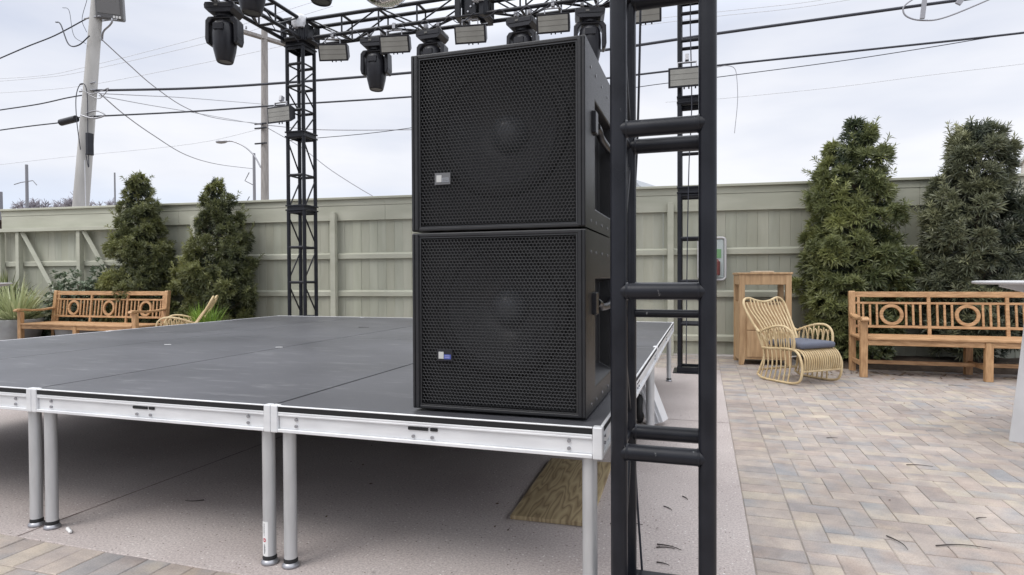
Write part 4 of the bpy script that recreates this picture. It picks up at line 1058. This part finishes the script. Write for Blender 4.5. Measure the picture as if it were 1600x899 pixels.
def make_tree(s_, prof, zb, label, LM, seed, NL, ybias, L=.085, off=.42, lean=0.0, yd=.6):
    random.seed(seed); base = fpt(s_, off, .03)
    t = tag(empty('conical_shrub', base, FA), label, 'tree', 'evergreen shrubs along the fence')
    zt = prof[-1][0]
    def Rz(z):
        if z <= prof[0][0]: return prof[0][1]-.06
        for (z0, r0), (z1, r1) in zip(prof[:-1], prof[1:]):
            if z <= z1: return r0+(r1-r0)*(z-z0)/(z1-z0)-.07*min(1, r0*1.6)
        return prof[-1][1]*.6
    b = MB(); b.slot(LM); sv = V((seed*3.1, seed*1.7, 0)); shoots = []
    lobes = []
    tries = 0
    while len(lobes) < NL and tries < NL*40:      # clumps of foliage, each a small dome on the crown's surface
        tries += 1
        z = zb+.06+(zt-.12-zb)*random.random()**1.05; R0 = Rz(z)
        if random.random() > (R0+.12)/.8: continue
        th = random.uniform(0, 2*PI); cs = V((math.cos(th), math.sin(th), 0)); lr = random.uniform(.085, .19)*(.55+.6*R0)
        rr = max(0, R0*(1+.42*noise.noise(V((cs.x*1.5, cs.y*1.5, z*2.6))+sv))-lr*.7)*random.choice((1, 1, 1.06, .8))
        c = V((cs.x*rr+lean*z, cs.y*rr*yd, z))
        if any((c-o_[0]).length < (lr+o_[1])*.52 for o_ in lobes): continue
        lobes.append((c, lr, cs, random.random()))
    for c, lr, cs, q in lobes:
        k = int(26+900*lr*lr); z = c.z
        yb = noise.noise(V((cs.x*1.2+s_, cs.y*1.2, z*1.3+4))+sv)
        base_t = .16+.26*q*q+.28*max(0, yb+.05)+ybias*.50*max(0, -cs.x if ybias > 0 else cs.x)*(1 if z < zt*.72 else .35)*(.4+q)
        for _ in range(k):
            d = V((random.gauss(0, 1), random.gauss(0, 1), random.gauss(.35, .9))).normalized()
            if d.dot(cs) < -.35: d = (d-cs*d.dot(cs)*1.6).normalized()
            f = random.uniform(.72, 1.04); p = c+V((d.x*lr*f, d.y*lr*f, d.z*lr*f*.9))
            nrm = (d*.8+cs*.35+V((0, 0, .45))+V((random.gauss(0, .2),)*3)).normalized()
            tint = base_t+.20*max(0, d.z)*f+random.uniform(-.05, .08)  # upper leaves of each clump tinted lighter, as if lit from above
            if random.random() < .03: tint += .35
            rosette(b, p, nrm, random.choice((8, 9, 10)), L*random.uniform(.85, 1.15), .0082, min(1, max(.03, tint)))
            if f > .98 and d.z > .1 and random.random() < .34: shoots.append((p, nrm, tint))
    N = int(NL*7)
    for _ in range(N):                             # sparse inner foliage, shade inside the crown put into its dark tint
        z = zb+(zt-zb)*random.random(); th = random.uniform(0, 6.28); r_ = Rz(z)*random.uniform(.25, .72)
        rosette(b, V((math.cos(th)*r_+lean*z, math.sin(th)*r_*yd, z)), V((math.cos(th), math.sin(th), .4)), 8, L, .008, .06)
    for p, nrm, tint in shoots:                    # sprigs that break the outline
        d = (nrm+V((0, 0, .55))).normalized(); q = p
        for k in range(random.choice((1, 2, 2, 3, 4, 5))):
            d = (d+V((random.gauss(0, .15), random.gauss(0, .15), random.gauss(0, .1)))).normalized(); q = q+d*.04; rosette(b, q, d, 6, L*.8, .007, min(.95, tint+.10))
    b.build('crown', None, t, fix=False)
    b = MB(); b.tube(spline([(0, 0, 0), (.02, .01, zt*.3), (lean*zt*.6-.01, 0, zt*.6), (lean*zt, 0, zt*.93)], 5), .045, 8, r1=.008, m=M_BARK)
    for k in range(46):
        z = random.uniform(zb+.05, zt*.85); a = random.uniform(0, 6.28); rr = Rz(z+.12)*.8; b.tube([(lean*z, 0, z), (lean*z+math.cos(a)*rr*.5, math.sin(a)*rr*.5*yd, z+.1), (lean*z+math.cos(a)*rr, math.sin(a)*rr*yd, z+.22)], .011, 5, M_BARK, r1=.003)
    b.build('trunk', None, t)
    return t
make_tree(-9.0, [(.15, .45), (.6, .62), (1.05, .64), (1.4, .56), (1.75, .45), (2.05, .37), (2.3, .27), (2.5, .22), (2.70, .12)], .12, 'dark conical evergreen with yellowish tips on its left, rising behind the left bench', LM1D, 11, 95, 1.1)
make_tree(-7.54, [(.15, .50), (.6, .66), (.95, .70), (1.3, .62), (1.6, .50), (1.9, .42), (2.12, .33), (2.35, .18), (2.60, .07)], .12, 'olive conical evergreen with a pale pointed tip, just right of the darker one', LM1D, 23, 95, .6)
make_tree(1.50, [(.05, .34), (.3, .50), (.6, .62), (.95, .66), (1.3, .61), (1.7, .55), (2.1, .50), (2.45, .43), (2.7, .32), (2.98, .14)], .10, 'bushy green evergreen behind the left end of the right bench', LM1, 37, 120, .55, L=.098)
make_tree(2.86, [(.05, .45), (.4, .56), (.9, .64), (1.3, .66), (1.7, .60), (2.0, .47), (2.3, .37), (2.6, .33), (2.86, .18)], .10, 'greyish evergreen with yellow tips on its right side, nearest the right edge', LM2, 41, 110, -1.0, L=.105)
random.seed(5)
# low broad-leaved shrubs behind the left bench
def make_shrub(x, y, rx, h, label, seed, LM=LM3, L=.085, wv=.019, n=620, base=.05):
    random.seed(seed); t = tag(empty('leafy_shrub', (x, y, base)), label, 'shrub', 'low shrubs in the left bed'); b = MB(); b.slot(LM)
    for k in range(n):
        d = V((random.gauss(0, 1), random.gauss(0, 1), abs(random.gauss(0, 1)))).normalized(); q = random.uniform(.55, 1.0)*(1+.25*noise.noise(d*2.5+V((seed, 0, 0))))
        p = V((d.x*rx*q, d.y*rx*.7*q, max(.08, d.z*h*q))); rosette(b, p, (d+V((0, 0, .5))).normalized(), 6, L, wv, .15+.5*random.random()*(d.z*.6+.4))
    b.build('crown', None, t, fix=False)
    b = MB()
    for k in range(9): a = k*.7; b.tube([(0, 0, 0), (math.cos(a)*rx*.4, math.sin(a)*rx*.3, h*.5), (math.cos(a)*rx*.7, math.sin(a)*rx*.5, h*.8)], .01, 5, M_BARK, r1=.003)
    b.build('trunk', None, t)
make_shrub(-9.85, 5.68, .46, 1.16, 'pale leafed low shrub behind the left end of the left bench', 1)
make_shrub(-9.35, 5.76, .44, 1.20, 'pale leafed low shrub behind the middle of the left bench', 2)
make_shrub(-8.9, 5.70, .40, 1.05, 'low shrub with yellow tips at the foot of the dark conical evergreen', 3)
make_shrub(-10.55, 5.35, .50, .85, 'dark low shrub behind the spiky potted plant', 4, LM1)
make_shrub(-7.55, 5.78, .45, .62, 'dark ground shrub between the two left conical evergreens', 6, LM1)
make_shrub(2.1, 6.55, .40, .50, 'low dark foliage between the two right evergreens behind the bench', 8, LM1, n=300)
def blades(b, n, L, wv, spread, arch, z0=0.0, rad=.1, stripe=False, tlo=.3, thi=.9):
    for k in range(n):
        a = random.uniform(0, 2*PI); sp = random.uniform(.08, spread); l = L*random.uniform(.65, 1.1); p = V((math.cos(a)*rad*random.random(), math.sin(a)*rad*random.random(), z0))
        d = V((math.cos(a)*math.sin(sp), math.sin(a)*math.sin(sp), math.cos(sp))); s_ = V((-math.sin(a), math.cos(a), 0)); tint = random.uniform(tlo, thi); prev = None; q = p.copy()
        for i in range(7):
            f = i/6; ww = wv*(.7+.6*f if f < .4 else 1.15*(1-f)/.6+.02)
            cur = len(b.v); b.v.extend([q-s_*ww, q-d.cross(s_)*ww*.3, q+s_*ww]); te = min(1, tint+.3) if stripe else tint; b.t.extend([(te,)*3, (tint*.5 if stripe else tint,)*3, (te,)*3])
            if prev is not None: b.f += [[prev, prev+1, cur+1, cur], [prev+1, prev+2, cur+2, cur+1]]; b.m += [0, 0]; b.s += [True, True]
            prev = cur; d = (d+V((0, 0, -arch*f*.55))).normalized(); q = q+d*l/6
def make_pot(x, y, r_, h, label, plant=True):
    t = tag(empty('concrete_planter', (x, y, 0)), label, 'planter', 'round concrete planters')
    b = MB(); b.lathe([(r_*.62, 0), (r_*.80, h*.2), (r_*.94, h*.55), (r_, h*.96), (r_*.99, h), (r_*.90, h), (r_*.88, h-.06), (.01, h-.06)], 40, M_POT); b.build('bowl', None, t)
    b = MB(); b.lathe([(r_*.879, h-.059), (r_*.5, h-.04), (.01, h-.035)], 24, M_SOIL); b.build('soil', None, t); return t
make_pot(-10.10, 5.02, .36, .47, 'round concrete planter holding the striped spiky plant')
make_pot(-10.95, 4.86, .40, .53, 'round concrete planter cut by the left edge of the picture')
make_pot(-9.05, 5.28, .34, .36, 'low round concrete planter behind the seat of the left bench')
b = MB(); b.slot(LM4); blades(b, 270, .74, .013, 1.25, .36, 0, .14, True); o = b.build('spiky_plant', None, fix=False); o.location = (-10.10, 5.02, .41); tag(o, 'spiky plant with cream striped arching blades in a concrete planter', 'potted plant')
b = MB(); b.slot(LM1); blades(b, 90, .62, .022, 1.15, .16, 0, .1, False, .15, .7); o = b.build('yucca', None, fix=False); o.location = (-11.0, 5.45, .62); tag(o, 'dark green yucca with stiff blades at the left edge', 'plant')
b = MB(); b.tube([(-11.0, 5.45, 0), (-11.0, 5.45, .64)], .05, 8, M_BARK); q = b.build('trunk', None, o); q.matrix_parent_inverse = Matrix.Translation((11.0, -5.45, -.62))
b = MB(); b.slot(LM5); blades(b, 170, .42, .008, .75, .10, 0, .14, False, .2, .95); o = b.build('grass_tuft', None, fix=False); o.location = (-6.40, 5.05, .34); tag(o, 'bright lime green grassy tuft between the rattan chair and the fence', 'plant')
b = MB(); b.lathe([(.10, -.34), (.14, -.1), (.15, .0), (.13, .0), (.12, -.04), (.01, -.04)], 20, M_POT); b.build('pot', None, o)

# ================================================================== BEYOND THE FENCE
cp = tag(empty('utility_pole', (-13.57, 8.50, 0)), 'thick leaning concrete utility pole beyond the fence at left', 'utility pole', 'poles beyond the fence')
b = MB(); b.cyl((0, 0, -.1), (1.04, .09, 8.9), .19, .105, n=24); b.build('shaft', M_CPOLE, cp)
b = MB(); b.tube(spline([(.55, -.13, 4.0), (.50, -.17, 4.7), (.53, -.19, 5.2), (.66, -.17, 5.45), (.76, -.12, 5.25), (.74, -.10, 4.2), (.78, -.12, 3.6), (.72, -.14, 3.9)], 8), .009, 6); b.build('cable_loop', M_WIRE, cp)
b = MB(); b.box((.74, -.16, 3.87), (.82, -.02, 4.36)); b.build('junction_box', M_FIX, cp, bevel=.01)
b = MB(); b.cyl((.70, -.15, 3.75), (.72, -.14, .5), .008, n=6); b.build('down_wire', M_WIREL, cp)
for z, r_ in ((5.50, .02), (5.34, .02), (4.76, .02), (6.95, .02)): x = 1.04*(z+.1)/9.0; b = MB(); b.cyl((x-.22, -.02, z), (x+.24, -.02, z), r_, n=8); b.build('bracket', M_SILVER, cp)
b = MB(); b.tube(spline([(.62, -.15, 5.34), (.85, -.1, 5.22), (1.1, -.05, 5.28), (1.25, 0, 5.34), (1.05, -.05, 5.12), (.8, -.1, 5.2)], 6), .01, 6)
b.tube(spline([(.6, -.15, 4.76), (.9, -.08, 4.68), (1.15, -.02, 4.75), (.95, -.06, 4.85), (.7, -.1, 4.8)], 6), .018, 6)
b.build('wire_ties', M_SILVER, cp)
b = MB(); b.tube(spline([(.86, -.12, 6.5), (.55, -.14, 6.32), (.2, -.1, 6.4), (-.1, -.05, 6.9), (-.32, 0, 7.0)], 8), .014, 6); b.tube(spline([(.72, -.1, 6.35), (.3, -.05, 6.6), (.1, 0, 7.2), (-.1, 0, 7.3)], 8), .006, 6); b.tube(spline([(.8, -.12, 7.3), (.62, -.1, 6.9), (.75, -.1, 6.6)], 8), .006, 6); b.build('service_loop', M_WIRE, cp)
b = MB(); b.cyl((-.07, -.10, 4.66), (.40, -.10, 4.71), .075, n=16); b.build('splice_canister', M_FIX, cp)
fl = tag(empty('floodlight', (-12.44, 8.62, 7.27)), 'square grey floodlight mounted at the top of the concrete pole', 'floodlight')
b = MB(); b.M = TR(rx=R(14), rz=R(38)); b.box((-.24, -.12, -.34), (.30, .16, .30)); b.build('housing', mat('floodlight_grey', (.12, .12, .125), .5), fl, bevel=.04)
b = MB(); b.M = TR(rx=R(14), rz=R(38)); b.box((-.20, -.128, -.22), (.24, -.1205, .27)); b.build('glass', mat('floodlight_glass', (.16, .16, .165), .2, coat=.5), fl)
b = MB(); b.M = TR(rx=R(14), rz=R(38)); 
for k in range(3): b.box((.10+k*.055, -.126, -.30), (.14+k*.055, -.1205, -.25))
b.build('marking', M_PAPER, fl)
b = MB(); b.tube(spline([(-.32, .1, -.75), (-.22, .05, -.58), (0, .02, -.48), (.1, 0, -.42), (.1, 0, -.34)], 6), .02, 8); b.tube([(-.22, 0, -.36), (.24, 0, -.38)], .012, 6); b.build('bracket', M_SILVER, fl)

wp = tag(empty('utility_pole', (-19.16, 21.86, 0)), 'slender weathered wooden pole with a crossarm, left of the truss column', 'utility pole', 'poles beyond the fence')
b = MB(); b.cyl((0, 0, -.1), (.12, 0, 12.6), .20, .14, n=16); b.build('shaft', M_WPOLE, wp)
for dy in (-.2, .2):
    b = MB(); Mx = TR((.12, dy, 12.2), ry=R(2.5), rz=R(60)); b.M = Mx; b.box((-1.75, -.05, -.07), (1.95, .05, .07)); b.build('crossarm', M_WPOLE, wp, bevel=.01)
for x in (-1.6, -.9, 1.0, 1.8):
    b = MB(); b.M = TR((.12, 0, 12.2), ry=R(2.5), rz=R(60)); b.lathe([(.02, .07), (.05, .10), (.035, .14), (.05, .18), (.02, .22)], 10, c=(x, -.2, 0)); b.build('insulator', M_WIREG, wp)
for z in (8.2, 8.0, 7.3): b = MB(); b.box((-.3, -.24, z), (.34, -.18, z+.06)); b.build('bracket', M_FIX, wp)
sl = tag(empty('street_lamp', (-19.2, 21.7, 6.25)), 'cobra head street lamp on a curved arm bolted to the wooden pole', 'street lamp')
b = MB(); b.tube(spline([(0, 0, 0), (-.35, 0, .55), (-.85, -.05, 1.0), (-1.45, -.08, 1.27), (-1.85, -.1, 1.30)], 8), .035, 8); b.build('arm', M_SILVER, sl)
b = MB(); b.lathe([(.03, -.32), (.10, -.26), (.15, -.08), (.14, .12), (.07, .30), (.03, .34)], 16, M_SILVER, c=(-2.1, -.1, 1.30), axis='x', sy=.6); b.build('lamp_head', None, sl)
for nm, x, y, h, r_, arms, lb in (('a', -61.2, 40.14, 12.1, .17, ((10.2, 2.6), (3.2+5, 0)), 'distant grey pole with wire arms above the left end of the fence'),
                               ('b', -56.6, 45.46, 11.95, .10, (), 'distant bare thin pole left of the dark conical evergreen'),
                               ('c', -31.76, 36.18, 10.5, .13, ((8.6, -1), (6.7, -1)), 'thin distant pole with angled brackets beside the street lamp'),
                               ('d', -68.7, 42.64, 10.2, .28, (), 'distant pole stub at the extreme left edge')):
    t = tag(empty('utility_pole', (x, y, 0)), lb, 'utility pole', 'poles beyond the fence')
    b = MB(); b.cyl((0, 0, -.1), (0, 0, h), r_, r_*.75, n=10); b.build('shaft', M_FARPOLE, t)
    if nm == 'a':
        b = MB(); b.tube([(-1.7, 0, 10.3), (-.8, 0, 10.45), (0, 0, 10.5), (.8, 0, 10.55), (1.3, 0, 10.1)], .04, 6); b.build('wire_arms', M_FARPOLE, t)
    if nm == 'c':
        for z in (8.4, 6.6, 5.0): b = MB(); b.tube([(0, 0, z-.3), (-.85, 0, z+.1), (-.45, 0, z+.7)], .035, 6); b.build('bracket', M_FARPOLE, t)
    if nm == 'b':
        b = MB(); b.tube([(1.3, 0, 9.2), (3.4, 0, 9.0)], .04, 5); b.tube([(1.3, 0, 8.8), (3.2, 0, 8.0)], .04, 5); b.build('wire_arms', M_FARPOLE, t)

def wire(pts, r_, m, label, name='power_cable', cat='cable', n=6, sag=None):
    b = MB(); b.tube(spline(pts, 6), r_, 6); tag(b.build(name, m), label, cat, 'overhead cables')
wire([(-12.80,8.52,5.34),(-10.30,8.80,5.23),(-7.99,9.01,5.19),(-5.31,9.25,5.19),(-3.23,9.44,5.24),(-1.32,9.61,5.33),(0.50,9.78,5.45),(3.50,10.05,5.62),(5.63,10.25,5.75),(12,10.8,6.2)], .026, M_WIRE, 'thickest black overhead cable, upper of the two heavy ones crossing the picture')
wire([(-12.80,8.52,4.76),(-10.30,8.80,4.73),(-8.00,9.01,4.73),(-5.31,9.25,4.71),(-3.23,9.44,4.73),(-1.32,9.61,4.80),(0.50,9.78,4.88),(3.21,10.03,4.97),(5.81,10.26,5.07),(12,10.8,5.4)], .018, M_WIRE, 'black overhead cable, lower of the two heavy ones crossing the picture')
wire([(-8.0,9.01,3.98),(-5.32,9.25,4.09),(-1.32,9.61,4.55),(0.50,9.78,4.67),(2.41,9.95,4.79),(3.89,10.09,4.92),(5.01,10.19,5.03),(5.81,10.26,5.055)], .007, M_WIRE, 'thin wire joining the lower heavy cable from below at right')
wire([(-12.68,8.50,7.02),(-13.10,8.54,6.95),(-13.89,8.47,6.68),(-14.71,8.39,6.48),(-16.02,8.28,6.14)], .014, M_WIRE, 'cable dropping to the left from high on the concrete pole')
wire([(-12.90,8.47,5.25),(-13.57,8.50,5.24),(-14.37,8.43,5.15),(-15.48,8.32,5.08),(-16.42,8.24,5.02)], .014, M_WIRE, 'knobbly cable leaving the concrete pole to the left at mid height')
wire([(-13.55,8.42,4.67),(-13.9,8.46,4.68), (-14.56,8.41,4.66),(-15.49,8.32,4.61),(-16.43,8.24,4.55)], .014, M_WIRE, 'cable leaving the black splice canister to the left')
wire([(0.50,9.76,4.84),(0.68,9.78,4.86),(0.82,9.79,4.80),(0.86,9.79,4.60),(0.87,9.79,4.20),(0.82,9.79,3.65)], .006, M_WIREG, 'loose wire end dangling from the lower heavy cable right of the black pole', 'dangling_wire', 'wire')
wire([(5.09,10.14,5.74),(4.17,10.05,5.39),(3.79,10.02,5.36),(3.55,10.0,5.45),(3.50,9.99,5.60),(3.65,10.01,5.73),(3.88,10.03,5.85)], .013, M_WIREG, 'grey teardrop cable storage loop hung on the top heavy cable at right', 'cable_loop', 'cable loop')
ss = MB(); ss.box((-.035, -.02, -.27), (.035, .02, .22)); o = ss.build('loop_bracket', M_WIREG, bevel=.006); o.location = (3.80, 9.98, 5.64); o.rotation_euler.y = R(6); tag(o, 'left flat grey bracket strap inside the cable storage loop', 'bracket')
ss = MB(); ss.box((-.045, -.02, -.12), (.045, .02, .30)); o = ss.build('loop_bracket', M_WIREG, bevel=.006); o.location = (4.36, 10.03, 5.66); o.rotation_euler.y = R(35); tag(o, 'right slanted grey bracket strap beside the cable storage loop', 'bracket')
wire([(-12.70,8.58,5.28),(-13.76,10.79,5.95),(-15.19,13.72,6.83),(-19.15,21.84,9.18)], .012, M_WIREG, 'thin wire from concrete pole to wooden pole, just under the top heavy cable')
wire([(-12.64,8.6,6.50),(-13.20,9.75,6.39),(-13.86,11.09,6.30),(-14.90,13.17,6.37),(-16.26,15.94,6.83),(-19.16,21.84,8.27)], .013, M_WIREG, 'steeply sagging wire from the concrete pole top to the wooden pole')
wire([(-12.73,8.60,5.24),(-13.81,10.83,5.73),(-15.23,13.76,6.40),(-19.16,21.84,8.21)], .010, M_WIREG, 'gently sloping wire meeting the wooden pole at mid height')
wire([(-12.71,8.6,5.29),(-13.31,9.74,5.14),(-14.14,11.32,5.05),(-15.33,13.58,5.03),(-16.92,16.62,5.36),(-19.58,21.71,6.20)], .013, M_WIREG, 'lowest sagging wire curving down towards the street lamp')
wire([(-18.94,21.88,8.20),(-16.30,22.12,7.85),(-12.01,22.51,7.61),(-8.55,22.83,7.50)], .020, M_WIREG, 'thin level wire from the wooden pole passing behind the truss column')
wire([(-18.94,21.88,8.08),(-17.26,22.03,7.11),(-15.68,22.18,5.94),(-13.68,22.36,4.72),(-12.04,22.51,3.91)], .020, M_WIREG, 'wire slanting down to the right from the wooden pole to behind the fence')
FAR = [([(-50.88,29.54,15.84),(-45.13,30.06,15.70),(-41.28,30.41,16.00),(-31.51,31.30,17.33),(-26.74,31.74,18.24),(-23.09,32.07,18.91)], 'upper of the two faint parallel wires behind the concrete pole'),
       ([(-50.88,29.54,15.61),(-45.13,30.06,15.56),(-41.28,30.41,15.73),(-31.52,31.30,16.86),(-26.75,31.74,17.62),(-22.21,32.15,18.42)], 'lower of the two faint parallel wires behind the concrete pole'),
       ([(-50.90,29.54,14.77),(-42.93,30.26,14.68),(-37.59,30.75,15.01),(-30.08,31.43,15.73),(-25.38,31.86,16.26)], 'single faint far wire just above the top heavy cable at left'),
       ([(-0.93,19.36,6.96),(0.66,19.51,6.96),(4.18,19.83,7.09),(6.89,20.08,7.28),(10.10,20.37,7.47)], 'faint wire crossing the sky above the right evergreens'),
       ([(-1.76,19.29,9.77),(0.66,19.51,9.81),(3.23,19.74,9.85),(4.72,19.88,9.96)], 'upper of two thin wires at the top right of the black pole'),
       ([(-1.76,19.29,9.59),(0.66,19.51,9.67),(3.23,19.74,9.71),(5.99,19.99,9.92)], 'lower of two thin wires at the top right of the black pole'),
       ([(-51.02,29.53,9.42),(-43.02,30.25,9.81),(-32.59,31.20,10.23),(-27.10,31.70,10.99)], 'faint low far wire above the left evergreens')]
for k, (pts, lb) in enumerate(FAR): wire(pts, .015 if k < 3 or k == 6 else .008, M_WIREL, lb)

# distant bare brush tops, roof peak and building
def bare_tree(x, y, h, wd, label, seed):
    random.seed(seed); t = tag(empty('bare_tree', (x, y, 0)), label, 'tree', 'bare trees far beyond the fence'); b = MB()
    def br(p, d, l, r_, lv):
        q = p+d*l; b.tube([p, (p+q)/2+V((random.gauss(0, .05), 0, random.gauss(0, .05)))*l, q], r_, 4, r1=r_*.7, cap=False)
        if lv == 0: return
        for k in range(4 if lv > 1 else 5):
            nd = (d*.7+V((random.gauss(0, .55)*wd, random.gauss(0, .5), random.uniform(.0, .5)))).normalized(); br(p+d*l*random.uniform(.5, 1), nd, l*random.uniform(.6, .85), r_*.7, lv-1)
    br(V((0, 0, h*.45)), V((0, 0, 1)), h*.16, .16, 5); b.build('crown', mat('bare_twigs', (.34, .32, .35), .9), t, fix=False)
    b = MB(); b.cyl((0, 0, 0), (0, 0, h*.46), .2, .13, n=8); b.build('trunk', mat('bare_trunk', (.17, .15, .165), .9), t)
bare_tree(-63.9, 43.6, 11.9, 1.5, 'bare twiggy treetop behind the distant pole at far left', 3)
bare_tree(-60.5, 45.5, 11.7, 1.0, 'faint bare treetop just left of the concrete pole', 9)
bd = tag(empty('building', (21.0, 46.0, 0), R(-17.4)), 'pale beige building corner beyond the fence at the far right edge', 'building')
b = MB(); b.box((0, 0, 0), (14, 12, 9.9)); b.build('wall', M_BEIGE, bd)
b = MB(); b.box((-.15, -.15, 9.902), (14.15, 12.15, 10.2)); b.build('roof', mat('coping', (.6, .6, .58), .8), bd)
for k in range(4):
    b = MB(); b.box((1.5+k*3.2, -.05, 6.6), (3.0+k*3.2, -.004, 8.4)); w_ = b.build('window', mat('window_glass', (.08, .09, .1), .15), bd)
hs = tag(empty('building', (-3.9, 44.0, 0), R(-17.4)), 'small grey roof peak showing over the fence between the black poles', 'building')
b = MB(); b.box((-.9, -2, 0), (.5, 2, 7.2)); b.build('wall', M_BEIGE, hs)
b = MB(); b.prism([(-1.0, 7.2), (-1.0, 7.45), (.2, 8.0), (.6, 7.5), (.6, 7.2)], -2.2, 2.2, plane='xz'); b.build('roof', mat('grey_metal_roof', (.36, .38, .40), .5, .3), hs)
